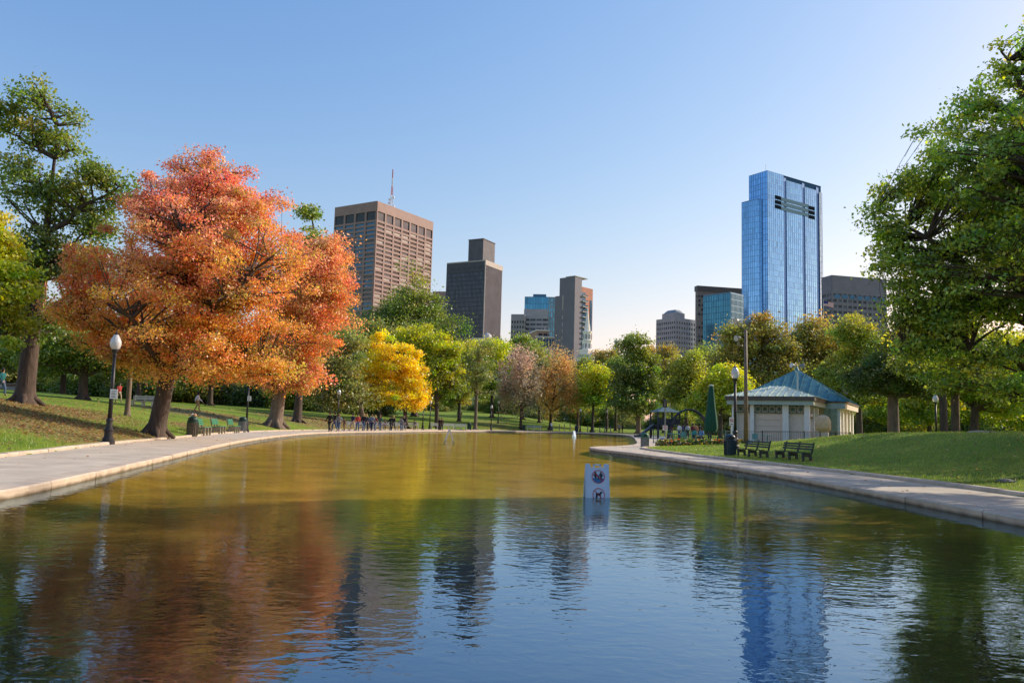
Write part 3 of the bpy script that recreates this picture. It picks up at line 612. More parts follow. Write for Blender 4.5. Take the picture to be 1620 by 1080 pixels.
ptree('maple_tree', 'green and yellow tree right behind the pavilion', 'tree', 1360, 98,
      [(1350, 530, 34, 30), (1375, 560, 36, 36), (1340, 585, 40, 34), (1365, 620, 44, 28), (1320, 600, 30, 30)], clumps=190, per=120, leaf=.36, pal='gold', tr=.36, rc=1.3)
ptree('oak_tree', 'dark spreading tree with thick grey trunk beside the pavilion', 'tree', 1413, 72,
      [(1400, 590, 50, 34), (1440, 560, 44, 40), (1370, 600, 40, 28), (1455, 605, 44, 30), (1420, 535, 30, 28)], clumps=190, per=130, leaf=.27, pal='dark', tr=.5, rc=1.0, bark=BARK_PALE)
ptree('maple_tree', 'slender trunked tree standing on the crest of the right mound', 'tree', 1511, 52,
      [(1510, 540, 50, 55), (1480, 570, 40, 40), (1550, 560, 45, 45), (1530, 600, 55, 25), (1500, 490, 40, 40)], clumps=170, per=120, leaf=.22, pal='green', tr=.26, rc=.75, surf=.3)
ptree('linden_tree', 'tree with paired dark trunk just left of the crest tree', 'tree', 1494, 66,
      [(1470, 540, 40, 40), (1500, 520, 50, 40), (1450, 580, 36, 30)], clumps=110, per=120, leaf=.27, pal='gold', tr=.3, rc=.95)
ptree('linden_tree', 'yellow lit tree behind the mound, second trunk from the right edge', 'tree', 1538, 70,
      [(1560, 590, 50, 42), (1600, 560, 50, 50), (1540, 620, 40, 26), (1590, 630, 50, 26)], clumps=170, per=120, leaf=.28, pal='yellowgreen', tr=.34, rc=1.0)
ptree('linden_tree', 'yellow green tree behind the mound, cut by the right edge of the picture', 'tree', 1660, 74,
      [(1640, 600, 60, 60), (1600, 640, 40, 24), (1690, 560, 60, 60)], clumps=140, per=120, leaf=.28, pal='yellowgreen', tr=.4, rc=1.05)
for px, Y, pal, lb in [(1470, 112, 'yellowgreen', 'glowing yellow green tree far behind the lamp post on the mound'), (1545, 118, 'lime', 'lime green tree far behind the mound crest'),
                       (1620, 108, 'yellowgreen', 'backlit yellow tree far behind the mound at the right edge'), (1420, 130, 'yellowgreen', 'distant yellow lit tree seen past the thick grey trunk')]:
    ptree('distant_tree', lb, 'tree', px, Y, [(px, 610, 42, 36), (px - 26, 640, 30, 26), (px + 26, 635, 32, 30), (px, 655, 46, 16)], clumps=120, per=110, leaf=.42, pal=pal, tr=.3, rc=1.5)
BIG = ptree('elm_tree', 'huge backlit green tree filling the right edge of the picture', 'tree', 1740, 21.5,
      [(1610, 330, 190, 240), (1600, 110, 40, 55), (1660, 70, 80, 60), (1540, 175, 36, 40), (1620, 230, 80, 80), (1500, 240, 46, 50), (1440, 300, 50, 42), (1520, 330, 80, 70), (1405, 360, 42, 52), (1480, 410, 70, 55), (1420, 420, 50, 50), (1470, 500, 60, 40), (1600, 380, 90, 90), (1430, 470, 44, 50),
       (1520, 490, 80, 60), (1630, 480, 80, 70), (1680, 200, 110, 120), (1720, 350, 110, 110), (1760, 120, 110, 110), (1450, 545, 60, 35), (1560, 565, 60, 38), (1600, 610, 60, 26), (1490, 590, 46, 26)],
      clumps=1350, per=66, leaf=.128, pal='elm', tr=.32, rc=.42, surf=.1, flat=.55)
for px, ex, pal, lb, lo in [(600, 28, 'olive', 'olive tree partly hidden behind the brilliant yellow tree', [(600, 550, 40, 36), (575, 530, 30, 28), (590, 590, 40, 36)]),
        (726, 22, 'gold', 'narrow gold green tree between the linden and the thin leaning tree', [(726, 590, 24, 40), (735, 562, 18, 22), (720, 620, 26, 24)]),
        (853, 30, 'olive', 'dull olive tree standing behind the gap of the pinkish pair', [(853, 585, 24, 34), (850, 615, 28, 26)]),
        (914, 26, 'green', 'green tree filling the gap right of the rust orange tree', [(914, 600, 22, 34), (908, 622, 24, 24), (922, 580, 14, 18)]),
        (974, 24, 'green', 'green tree squeezed between the small yellow green and the dark round tree', [(972, 605, 22, 34), (978, 580, 16, 20), (968, 630, 24, 18)]),
        (1118, 30, 'olive', 'olive green tree behind the left side of the closed parasol', [(1118, 580, 26, 30), (1112, 605, 30, 30), (1130, 560, 16, 16)])]:
    ptree('elm_tree', lb, 'tree', px, fb(px, ex) if px < 1000 else 150, lo, clumps=90, per=100, leaf=.5, pal=pal, tr=.28, rc=1.7)
# rows of distant trees that close the view low behind the park
prot = []
for i, pal in enumerate(('green', 'olive', 'dark', 'gold')):
    px, Y = (-120, 20, 150, 290)[i], 140
    prot.append(ptree('distant_tree', 'distant green tree in the low rows closing the view behind the park', 'tree', px, Y, [(px, 590, 44, 30), (px - 24, 612, 38, 22), (px + 26, 610, 38, 24), (px + 4, 565, 28, 24), (px, 622, 56, 12)], clumps=110, per=100, leaf=.55, pal=pal, tr=.35, rc=1.9, group='distant trees in the low rows behind the park'))
cnt = 0
for px0, px1, st, Y in ((-60, 620, 47, 142), (-40, 600, 52, 170), (640, 1180, 40, 205), (660, 1180, 36, 228), (1150, 1760, 46, 140), (1200, 1740, 58, 165)):
    for px in range(px0, px1, st):
        q = px + RNG.uniform(-12, 12); dup(prot[cnt % 4 if px0 < 1000 else (0, 1, 3, 3)[cnt % 4]], tuple(spot(q, Y + RNG.uniform(-8, 8))), RNG.uniform(0, 6), scale=RNG.uniform(.75, 1.1) * (.8 if px0 > 600 and px0 < 1100 else 1)); cnt += 1
# trees standing right of the camera, their shade lies across the near water
def side_tree(x, y, h, r, label, n=170):
    z = tz(x, y)
    tree('elm_tree', label, 'tree', (x, y, z), [(x, y, z + h * .72, r, r, h * .28), (x - r * .3, y + r * .3, z + h * .45, r * .85, r * .85, h * .2), (x + r * .3, y - r * .3, z + h * .5, r * .85, r * .85, h * .22)], clumps=n, per=110, leaf=.3, pal='green', tr=.4, rc=1.1)
side_tree(17, 9, 14, 5, 'tall green tree on the right bank beyond the picture edge')
side_tree(20.5, 17, 17, 5.5, 'broad green tree on the right lawn beyond the picture edge')
side_tree(16, .5, 13, 5, 'green tree close to the right kerb beside the viewer')
side_tree(26, 9, 17, 6, 'large green tree far right of the viewer on the lawn')
side_tree(15.5, -8, 12, 5, 'green tree on the right bank behind the viewer')
side_tree(31, 33, 15, 6, 'green tree on the right side of the mound beyond the picture edge', 130)
side_tree(36, 41, 16, 6.5, 'green tree behind the mound beyond the picture edge', 130)
# ------------------------------------------------------------------ park furniture
def ring(f, cx, cy, ro, ri, d0, d1, n=28, mi=0, mb=None, sy=1):
    mb = mb or MB(); vs = []
    for d in (d0, d1):
        for r in (ro, ri):
            vs += [f(cx + r * math.cos(2 * math.pi * k / n), cy + sy * r * math.sin(2 * math.pi * k / n), d) for k in range(n)]
    q = lambda a, k: a * n + k % n
    fs = []
    for k in range(n): fs += [(q(2, k), q(2, k + 1), q(3, k + 1), q(3, k)), (q(0, k), q(1, k), q(1, k + 1), q(0, k + 1)), (q(0, k), q(0, k + 1), q(2, k + 1), q(2, k)), (q(1, k), q(3, k), q(3, k + 1), q(1, k + 1))]
    return mb.add(vs, fs, mi)
def disc(cx, cy, r, n=24, a0=0, a1=2 * math.pi): return [(cx + r * math.cos(a0 + (a1 - a0) * k / n), cy + r * math.sin(a0 + (a1 - a0) * k / n)) for k in range(n + (a1 - a0 < 6.2))]

# --- warning board standing in the water
def aframe(px, py, w, label, emblem, yaw, name='folding_sign', hgt=.98, spread=.34):
    p = gnd(px, py, 0); p.z = -.36; Rk = (p.x ** 2 + p.y ** 2) ** .5
    t = thing(name, label, 'sign', tuple(p), yaw, group=None)
    th = math.atan2(spread / 2, hgt)
    def front(u, v, d): return (u, -spread / 2 + v * math.sin(th) - d * math.cos(th), v * math.cos(th) + d * -math.sin(th) * -1)
    def back(u, v, d): return (u, spread / 2 - v * math.sin(th) + d * math.cos(th), v * math.cos(th) + d * math.sin(th))
    W = w / 2
    outline = [(-W, 0), (W, 0), (W * .96, hgt), (W * .60, hgt), (W * .52, hgt - .075), (-W * .52, hgt - .075), (-W * .60, hgt), (-W * .96, hgt)]
    if emblem is None and 'open' in label:       # open frame seen edge on
        for f in (front, back):
            m = MB(); m.prism([(-W, 0), (W, 0), (W * .9, hgt), (-W * .9, hgt)], f, -.045, .045); m.build('panel', WHITE_P, t)
        m = MB(); m.bar((-W * .9, 0, hgt * .99), (W * .9, 0, hgt * .99), .09, .05); m.build('hinge', WHITE_P, t); return t
    fp = MB(); fp.prism(outline, front, -.012, .012); fpo = fp.build('front_panel', SIGNW, t)
    bp = MB(); bp.prism(outline, back, -.012, .012); bp.build('back_panel', SIGNW, t)
    rim = MB()
    for s in (-1, 1): rim.prism([(s * W, 0), (s * (W - .016), 0), (s * (W * .96 - .016), hgt - .002), (s * W * .96, hgt - .002)], front, .0125, .022)
    rim.build('rim', SIGNW, fpo)
    hd = MB(); h0 = hgt - .08
    for u0, u1, v0, v1 in ((-.075, -.048, h0, hgt - .005), (.048, .075, h0, hgt - .005), (-.075, .075, hgt - .03, hgt - .004)): hd.prism([(u0, v0), (u1, v0), (u1, v1), (u0, v1)], front, -.02, .016)
    hd.build('handle', SIGNW, t)
    if emblem:
        D = .0135
        c1 = (.015, hgt - .235); r1 = .122
        m = MB(); m.prism(disc(c1[0], c1[1], r1 * .95, 20, math.pi + .25, 2 * math.pi - .25), front, D, D + .002); m.build('water_symbol', SBLUE, fpo)
        def person(mb, x, s):
            y = c1[1]
            mb.prism(disc(x, y + .072, .015, 12), front, D + .003, D + .006)
            mb.prism([(x - .02, y + .055), (x + .02, y + .055), (x + .016, y + .0), (x + .018, y - .04), (x + .004, y - .04), (x, y - .005), (x - .004, y - .04), (x - .018, y - .04), (x - .016, y)], front, D + .003, D + .006)
            for q in (-1, 1): mb.prism([(x + q * .018, y + .055), (x + q * .026, y + .05), (x + q * .045, y + .022), (x + q * .022, y + .002), (x + q * .016, y + .008), (x + q * .033, y + .023), (x + q * .017, y + .043)], front, D + .0035, D + .0065)
        m = MB(); person(m, c1[0] - .05, 1); person(m, c1[0] + .05, -1)
        y = c1[1] - .02; m.prism(disc(c1[0], y + .028, .011, 10), front, D + .003, D + .006); m.prism([(c1[0] - .014, y + .016), (c1[0] + .014, y + .016), (c1[0] + .012, y - .02), (c1[0] - .012, y - .02)], front, D + .003, D + .006)
        m.build('wading_figures', NAVY, fpo)
        m = MB(); ring(front, c1[0], c1[1], r1, r1 - .010, D, D + .009, mb=m)
        dx = .7071 * (r1 - .008); m.prism([(c1[0] - dx - .004, c1[1] + dx - .004), (c1[0] - dx + .004, c1[1] + dx + .004), (c1[0] + dx + .004, c1[1] - dx + .004), (c1[0] + dx - .004, c1[1] - dx - .004)], front, D + .007, D + .009)
        m.build('prohibition_ring', RED, fpo)
        c2 = (.015, hgt - .565); r2 = .112
        dog = [(-.055, .03), (-.05, .048), (-.04, .035), (.02, .034), (.036, .062), (.05, .072), (.056, .058), (.078, .046), (.074, .034), (.05, .03), (.042, .0), (.042, -.07), (.03, -.07), (.026, -.015), (-.02, -.01), (-.03, -.07), (-.042, -.07), (-.044, -.03), (-.052, -.07), (-.062, -.07), (-.054, -.0)]
        m = MB(); m.prism([(c2[0] + u * .95, c2[1] + v * .95) for u, v in dog], front, D + .003, D + .006); m.build('dog_symbol', NAVY, fpo)
        m = MB(); ring(front, c2[0], c2[1], r2, r2 - .009, D, D + .009, mb=m, sy=1.12)
        dx = .7071 * (r2 - .008); m.prism([(c2[0] - dx - .004, c2[1] + dx), (c2[0] - dx + .004, c2[1] + dx + .006), (c2[0] + dx + .004, c2[1] - dx), (c2[0] + dx - .004, c2[1] - dx - .006)], front, D + .007, D + .009)
        m.build('prohibition_ring', RED, fpo)
    return t
aframe(943.5, 786, .455, 'white folding board with no wading and no dogs symbols standing in the pond', True, R(7))
aframe(710.5, 696, .5, 'open white folding board seen edge on in the far water, left one', None, R(98), hgt=1.15, spread=.75)
aframe(908, 690, .46, 'small white folding board standing in the far water below the rust tree', None, R(55), hgt=1.05, spread=.5)

# --- lamp posts
def lamp(px, Y, label, h=4.15, white_notice=False, group=None, proto=[None], globe=None):
    b = spot(px, Y)
    t = thing('street_lamp', label, 'street lamp', tuple(b), 0, group)
    s = h / 4.15
    m = MB(); m.lathe([(.24, -.1), (.24, .06), (.2, .09), (.2, .16), (.15, .22), (.15, .42), (.17, .45), (.17, .5), (.12, .56), (.105, .78), (.125, .8), (.125, .86), (.085, .92)], 14); m.build('base', IRON, t, smooth=False)
    m = MB(); m.tube([(0, 0, .9), (0, 0, 3.28 * s)], [.082, .058], 12); m.build('pole', IRON, t, smooth=True)
    m = MB(); z = 3.28 * s; m.lathe([(.058, z - .02), (.085, z), (.085, z + .04), (.06, z + .07), (.07, z + .12), (.13, z + .18), (.135, z + .22), (.1, z + .24)], 14); m.build('collar', IRON, t)
    m = MB(); z += .22; m.lathe([(.10, z), (.165, z + .08), (.205, z + .2), (.2, z + .32), (.15, z + .45), (.10, z + .54), (.085, z + .58)], 18); g = m.build('globe', GLOBE, t, smooth=True)
    m = MB(); z += .575; m.lathe([(.09, z), (.10, z + .02), (.05, z + .05), (.025, z + .09), (.03, z + .12), (.008, z + .17)], 10); m.build('finial', IRON, t)
    if white_notice:
        m = MB(); zn = white_notice; m.box(-.02, .26, -.085, -.075, zn, zn + .36); nb = m.build('notice', WHITE_P, t)
        m = MB()
        for k in range(5): m.box(.03, .21 - .05 * (k % 2), -.089, -.0855, zn + .05 + k * .055, zn + .068 + k * .055)
        m.build('printed_lines', NAVY, nb)
    return t
lamp(173, fb(173, .7), 'black lamp post with acorn globe and white notice, beside the left path', white_notice=1.65)
lamp(390, fb(390, .8), 'black lamp post with white notice rising into orange leaves beside the green benches', h=4.3, white_notice=2.3)
lamp(1163, 39.5, 'black lamp post with bright acorn globe in front of the pavilion', h=4.1)
lamp(669, fb(669, .5), 'short black lamp post with white globe behind the walking crowd', h=3.4)
lamp(680, fb(680, 1.2), 'tall slim lamp post on the far bank left of the first white board', h=4.2)
lamp(534, fb(534, 3), 'slim lamp post with pale globe behind the two leading walkers', h=4.2)
lamp(777, fb(777, .6), 'black lamp post on the far bank left of the pinkish tree', h=4.2)
lamp(788, 150, 'distant lamp post on the sloping path behind the far bank', h=4.2)
lamp(918, fb(918, 2), 'black lamp post on the far bank right of the rust tree', h=4.2)
lamp(960, 150, 'distant lamp post under the yellow green tree on the far bank', h=4.2)
lamp(1481, 60, 'lamp post with white globe on the crest of the right mound', h=4.0)
# --- modern lamp with notice, floodlights
b = spot(1052, 60); t = thing('street_lamp', 'modern grey pole lamp with dark square head and small notice near the flower bed', 'street lamp', tuple(b))
m = MB(); m.tube([(0, 0, -.1), (0, 0, 2.75)], .045, 10); m.build('pole', GREY_IRON, t)
m = MB(); m.lathe([(.16, 2.72), (.17, 2.76), (.17, 2.79)], 12); m.lathe([(.17, 3.2), (.19, 3.22), (.03, 3.32)], 12)
for a in range(4): m.tube([(.155 * math.cos(a * 1.57 + .4), .155 * math.sin(a * 1.57 + .4), 2.78), (.155 * math.cos(a * 1.57 + .4), .155 * math.sin(a * 1.57 + .4), 3.22)], .02, 5)
m.build('lamp_head', IRON, t)
m = MB(); m.lathe([(.1, 2.79), (.1, 3.2)], 12); m.build('lamp_glass', mat('smoked_glass', (.12, .12, .14), .2, var=.1), t)
def nosmoke(parent, w, h, z, y=-.06):
    m = MB(); m.box(-w / 2, w / 2, y - .012, y, z, z + h); n = m.build('notice', WHITE_P, parent); f = lambda u, v, d: (u, y - .012 - d, z + v)
    m = MB(); ring(f, 0, h * .62, w * .36, w * .27, .002, .007, mb=m, n=20); m.prism([(-.2 * w, h * .62 + .22 * w), (-.25 * w, h * .62 + .17 * w), (.2 * w, h * .62 - .22 * w), (.25 * w, h * .62 - .17 * w)], f, .006, .009); m.build('prohibition_ring', RED, n)
    m = MB(); m.prism([(-.2 * w, h * .59), (.14 * w, h * .59), (.14 * w, h * .64), (-.2 * w, h * .64)], f, .002, .005); m.prism([(-.3 * w, h * .12), (.3 * w, h * .12), (.3 * w, h * .2), (-.3 * w, h * .2)], f, .002, .005); m.build('symbol', NAVY, n)
    return n
nosmoke(t, .36, .36, 1.02)
b = spot(1157, 37.2); t = thing('notice_post', 'white no smoking notice on a low stake by the lamp post', 'sign', tuple(b), R(10)); m = MB(); m.bar((0, 0, -.1), (0, 0, 1.6), .04); m.build('stake', WHITE_P, t); nosmoke(t, .22, .38, 1.22, -.02)
b = spot(1048, 54); t = thing('info_board', 'small white blue notice board standing before the green railing', 'sign', tuple(b), R(5)); m = MB(); m.box(-.2, .2, -.02, .02, .1, .62); p_ = m.build('panel', WHITE_P, t); m = MB(); m.box(-.13, .13, -.027, -.0215, .2, .5); m.build('picture', SBLUE, p_)
m = MB(); m.bar((-.17, .03, -.1), (-.17, .03, .6), .03); m.build('leg', GREY_IRON, t); m = MB(); m.bar((.17, .03, -.1), (.17, .03, .6), .03); m.build('leg', GREY_IRON, t)
def flood_head(parent, c, d, s=1):
    d = Vector(d).normalized(); q = d.to_track_quat('Z', 'Y').to_matrix().to_4x4(); q.translation = c
    m = MB(); m.lathe([(.06 * s, -.2 * s), (.10 * s, -.16 * s), (.13 * s, 0), (.22 * s, .2 * s), (.23 * s, .23 * s)], 12); m.v = [tuple(q @ Vector(v)) for v in m.v]; h = m.build('floodlight', GREY_IRON, parent)
    m = MB(); m.lathe([(.2 * s, .231 * s), (.19 * s, .24 * s)], 12); m.v = [tuple(q @ Vector(v)) for v in m.v]; m.build('lens', GLOBE, h)
b = spot(1180, 52); t = thing('floodlight_pole', 'tall brown steel pole with three floodlights in front of the pavilion', 'floodlight pole', tuple(b))
zt = at(1181, 522, 52).z - b.z
m = MB(); m.tube([(0, 0, -.2), (0, 0, zt * .5), (0, 0, zt)], [.15, .125, .09], 12); m.build('pole', RUST, t, smooth=True)
m = MB(); m.lathe([(.26, -.1), (.26, .05), (.18, .1)], 12); m.build('base', RUST, t)
for q, (dx, dz, hx, hz, dd) in enumerate([(-.35, .1, -.5, .72, (-.9, -.4, -.25)), (.3, .1, .28, .62, (-.3, .8, -.3)), (-.3, -1.15, -.48, -.45, (-.9, -.5, -.2))]):
    m = MB(); m.tube([(0, 0, zt + dz - .1), (dx * .6, 0, zt + dz), (hx, 0, zt + dz + .15), (hx, 0, zt + hz - .2)], .035, 6); m.build('bracket', RUST, t); flood_head(t, (hx, 0, zt + hz - .1), dd, .95)
# --- litter bins
def bin_(px, Y, label, body, lid, h=1.05, stuff=False, dome=True):
    b = spot(px, Y); t = thing('litter_bin', label, 'litter bin', tuple(b)); s = h / 1.05
    m = MB(); m.lathe([(.25 * s, -.05), (.27 * s, .02), (.28 * s, .74 * s), (.26 * s, .76 * s)], 20); m.build('body', body, t)
    m = MB()
    for k in range(18): a = k * math.pi / 9; m.bar((.277 * s * math.cos(a), .277 * s * math.sin(a), .03), (.287 * s * math.cos(a), .287 * s * math.sin(a), .72 * s), .05 * s, .012)
    m.build('slats', body, t)
    m = MB(); m.lathe([(.30 * s, .72 * s), (.31 * s, .75 * s), (.31 * s, .80 * s), (.26 * s, .82 * s)], 20); m.build('rim', lid, t)
    m = MB(); m.lathe([(.265 * s, .80 * s), (.265 * s, .9 * s), (.25 * s, .97 * s), (.19 * s, 1.03 * s), (.08 * s, 1.06 * s), (.01, 1.065 * s)], 20); l = m.build('lid', lid, t, smooth=True)
    m = MB(); m.box(-.13 * s, .13 * s, -.275 * s, -.24 * s, .83 * s, .95 * s); m.build('opening', IRON, l)
    if stuff:
        for k, (x, y, c) in enumerate([(-.05, 0, (.6, .6, .58)), (.1, -.03, (.55, .35, .2)), (.03, .08, (.15, .15, .16))]):
            m = MB(); m.lathe([(.07, 0), (.1, .05), (.08, .14), (.03, .17)], 8, (x, y, 1.05 * s)); tag(m.build('rubbish', fabric(c), None), ['crumpled white bag on top of the overfull bin', 'brown paper cup on top of the overfull bin', 'black crushed cup on top of the overfull bin'][k], 'rubbish').location = b
    return t
bin_(305, fb(305, .6), 'brown slatted litter bin with rubbish piled on its green lid, left of the green benches', mat('brown_bin', (.11, .10, .075), .7, var=.4, scale=9), DGREEN, 1.05, True)
bin_(384, fb(384, .6), 'grey litter bin with dark green dome lid right of the green benches', GREYB, DGREEN, 1.08)
bin_(1020.5, 47.5, 'grey litter bin with green dome lid at the tip of the bank', GREYB, GREEN_P, .86)
bin_(1155, 34.6, 'dark blue green litter bin at the left end of the dark benches', DBLUE, DBLUE, .9)
bin_(742.5, fb(742, .6), 'dark green litter bin on the far bank beside the thin leaning tree', DGREEN, DGREEN, 1.1)
bin_(829, fb(829, .6), 'dark green litter bin on the far bank below the pinkish tree', DGREEN, DGREEN, 1.0)
bin_(912.5, fb(912, .6), 'dark blue litter bin on the far bank beside the small white board', DBLUE, DBLUE, 1.1)
# --- benches
def bench(name, label, loc, rz, L, m_slat, m_leg, n_leg=3, group=None, scale=1):
    t = thing(name, label, 'bench', tuple(loc), rz, group, scale)
    m = MB()
    for k in range(4): m.box(-L / 2, L / 2, -.25 + k * .12, -.155 + k * .12, .42 - .012 * k, .45 - .012 * k)
    m.build('seat', m_slat, t)
    m = MB()
    for k in range(3):
        z = .55 + k * .125; y = .24 + (z - .45) * .30; m.box(-L / 2, L / 2, y - .035, y - .008, z, z + .095)
    m.build('backrest', m_slat, t)
    for k in range(n_leg):
        x = -L / 2 + .14 + (L - .28) * k / (n_leg - 1)
        m = MB(); f = lambda u, v, d: (x + d, u, v)
        m.prism([(-.24, -.05), (-.14, -.05), (-.16, .2), (.13, .2), (.18, -.05), (.29, -.05), (.24, .36), (-.25, .40), (-.27, .36)], f, -.05, .05); m.prism([(.235, .36), (.24, .43), (.395, .96), (.45, .95), (.30, .36)], f, -.035, .035); m.build('leg', m_leg, t)
    return t
BG = mat('bench_green', (.03, .20, .115), .55, var=.25, scale=7); BWOOD = mat('bench_frame', (.30, .27, .2), .7, var=.3, scale=6)
BDK = mat('bench_dark_green', (.02, .055, .055), .55, var=.35, scale=7); BDL = mat('bench_dark_leg', (.06, .06, .06), .8, var=.3, scale=6); BWH = mat('bench_pale', (.68, .66, .58), .6, var=.15, scale=7)
for i, px in enumerate((323, 347, 371)):
    bench('park_bench', ['green slatted bench next to the rubbish topped bin', 'green slatted bench in the middle of the row of three', 'green slatted bench at the grey bin end of the row'][i], spot(px, fb(px, .9)), R(100), 2.1, BG, BWOOD, 3, 'green benches on the left bank', 1)
dirr = math.atan2(-6, -1.6)
def dark_bench(px, Y, label): bench('park_bench', label, spot(px, Y), R(-80), 3.0, BDK, BDL, 3, 'dark benches on the right bank', .72)
dark_bench(1190, 33.2, 'dark green bench beside the dark bin, in the shade of the right bank')
dark_bench(1254, 30.6, 'dark green bench nearer the viewer, second from the dark bin on the right bank')
bench('park_bench', 'single white bench alone on the sloping left lawn', spot(224, 68), R(0), 2.0, BWH, BWH, 3)
for px, Y, lb in [(562, 86.5, 'white bench behind the walkers at the left end of the far row'), (590, 88, 'white bench hidden behind the thick of the walking crowd'), (606, 89, 'white bench seen between the green jacket and the couple in black'), (628, 91, 'white bench seen left of the walking pair in grey and black'), (652, 94, 'white bench left of the short lamp post with a person sitting on it'), (692, 100, 'white bench behind the couple in black on the far bank'), (709, 103, 'white bench right of the couple in black on the far bank'), (729, 108, 'white bench left of the dark green bin on the far bank')]:
    bench('park_bench', lb, spot(px, fb(px, .8)), R(12), 1.9, BWH, BWH, 3, 'white benches along the far bank')
bench('park_bench', 'pale green white bench on the far bank below the rust tree', spot(845, fb(845, .8)), R(-5), 2.6, mat('bench_pale_green', (.4, .45, .38), .6, var=.2), BWH, 3)
# --- closed parasol
b = spot(1125, 54); t = thing('parasol', 'tall closed dark green parasol beside the pavilion terrace', 'parasol', tuple(b))
m = MB(); m.tube([(0, 0, -.1), (0, 0, 3.2)], .045, 8); m.build('pole', DGREEN, t)
m = MB(); m.lathe([(.42, -.05), (.42, .08), (.1, .12)], 14); m.build('foot', CONC, t)
zt = at(1125, 610, 54).z - b.z; n = 28; prof = [(.33, .95), (.40, 1.15), (.42, 1.35), (.36, 1.9), (.27, 2.6), (.17, zt - .25), (.10, zt - .02)]
vs = []
for r, z in prof: vs += [((r * (1 + (.13 if k % 4 == 0 else -.1 if k % 4 == 2 else 0) * min(1, r / .3))) * math.cos(2 * math.pi * k / n), (r * (1 + (.13 if k % 4 == 0 else -.1 if k % 4 == 2 else 0))) * math.sin(2 * math.pi * k / n), z) for k in range(n)]
m = MB(); m.add(vs, [(i * n + k, i * n + (k + 1) % n, (i + 1) * n + (k + 1) % n, (i + 1) * n + k) for i in range(len(prof) - 1) for k in range(n)]); m.build('canopy', CANVAS_G, t, smooth=True)
m = MB(); m.lathe([(.17, zt - .03), (.16, zt + .04), (.06, zt + .09)], 12); m.build('cap', mat('faded_canvas', (.35, .42, .36), .8), t)
# --- railings
def railing(label, pts, h, m, step, post_every, name='railing'):
    P = [spot(*p) for p in pts]; o = P[0]; t = thing(name, label, 'railing', tuple(o)); pan = MB(); L = 0
    for a, b in zip(P[:-1], P[1:]):
        a_ = a - o; b_ = b - o; n = max(1, round((b - a).length / post_every))
        for k in range(n):
            s = a_ + (b_ - a_) * k / n; e = a_ + (b_ - a_) * (k + 1) / n
            q = MB(); q.bar(s + Vector((0, 0, -.2)), s + Vector((0, 0, h + .05)), .06); q.build('post', m, t)
            w = MB(); u = Vector((0, 0, 1)); w.bar(s + u * h, e + u * h, .045, .035); w.bar(s + u * .12, e + u * .12, .035, .03); c = max(2, int((e - s).length / step))
            for j in range(1, c): x = s + (e - s) * j / c; w.bar(x + u * .12, x + u * h, .016)
            w.build('railing_panel', m, t)
    q = MB(); e = P[-1] - o; q.bar(e + Vector((0, 0, -.2)), e + Vector((0, 0, h + .05)), .06); q.build('post', m, t); return t
railing('green metal railing round the seating area left of the closed parasol', [(1034, 62), (1084, 61), (1146, 60)], 1.0, mat('railing_green', (.03, .11, .08), .5), .13, 2.2)
railing('pale grey railing between the parasol and the floodlight pole', [(1148, 59), (1206, 58.5)], 1.0, mat('railing_grey', (.25, .29, .27), .5), .12, 1.8)
railing('black metal railing along the front of the pavilion', [(1206, 58), (1272, 57), (1345, 60)], 1.0, mat('railing_black', (.02, .025, .025), .5), .12, 2.0)
# --- low posts across the far lawn
POSTM = mat('grey_wood_post', (.28, .27, .24), .8, var=.3)
for k, (px, Y) in enumerate([(885, fb(885, 6)), (893, fb(893, 6)), (902, fb(902, 6)), (910, fb(910, 6)), (930, fb(930, 6)), (939, fb(939, 6)), (949, fb(949, 6)), (957, fb(957, 6)), (966, fb(966, 6))]):
    o = MB(); o.lathe([(.09, -.2), (.085, .95), (.06, 1.02)], 8); p_ = tag(o.build('bollard', POSTM), 'short grey post in the row across the shaded far lawn', 'post', 'short posts across the far lawn'); p_.location = spot(px, Y)
# --- flower bed
X = RNG.uniform(9.2, 15.2, 2600); Yf = 50.5 + RNG.uniform(-.6, .9, 2600) + (X - 9.2) * .35; P = np.stack([X, Yf, terrain(X, Yf) + RNG.uniform(.02, .42, 2600)], -1); s = RNG.uniform(.04, .13, 2600)[:, None]
a = unit(RNG.normal(0, 1, (2600, 3))); b2 = unit(np.cross(a, RNG.normal(0, 1, (2600, 3)))); V = np.stack([P - a * s, P - b2 * s * .6, P + a * s, P + b2 * s * .6], 1).reshape(-1, 3)
cc = np.array([(.05, .1, .02), (.07, .13, .03), (.03, .07, .015), (.5, .3, .05), (.55, .12, .06), (.6, .5, .3), (.5, .42, .05)])[RNG.choice(7, 2600, p=[.3, .25, .15, .08, .07, .07, .08])]
tag(arr_mesh('flower_bed', V, np.arange(4 * 2600).reshape(-1, 4), LEAF, cc), 'low bed of mixed flowers in front of the green railing', 'flowers', kind='stuff')
# --- small things on the mound
b = spot(1560, 33.5); m = MB(); m.box(-.62, .62, -.35, .35, -.05, .035); o = tag(m.build('stone_slab', CONC), 'flat pale concrete cover set in the grass of the right mound', 'slab'); o.location = b; o.rotation_euler = (R(-4), R(3), R(10))
b = spot(1588, 19.6); m = MB(); m.lathe([(.02, -.05), (.13, .0), (.15, .04), (.10, .08), (.03, .10)], 9, sx=1.4, sy=.8); m.lathe([(.02, -.03), (.07, .02), (.05, .06), (.01, .07)], 7, (.23, .02, 0)); o = tag(m.build('field_stone', mat('grey_stone', (.2, .19, .18), .9, var=.4, scale=8, bump=.02)), 'small grey stone lying in the grass near the right kerb', 'stone'); o.location = b

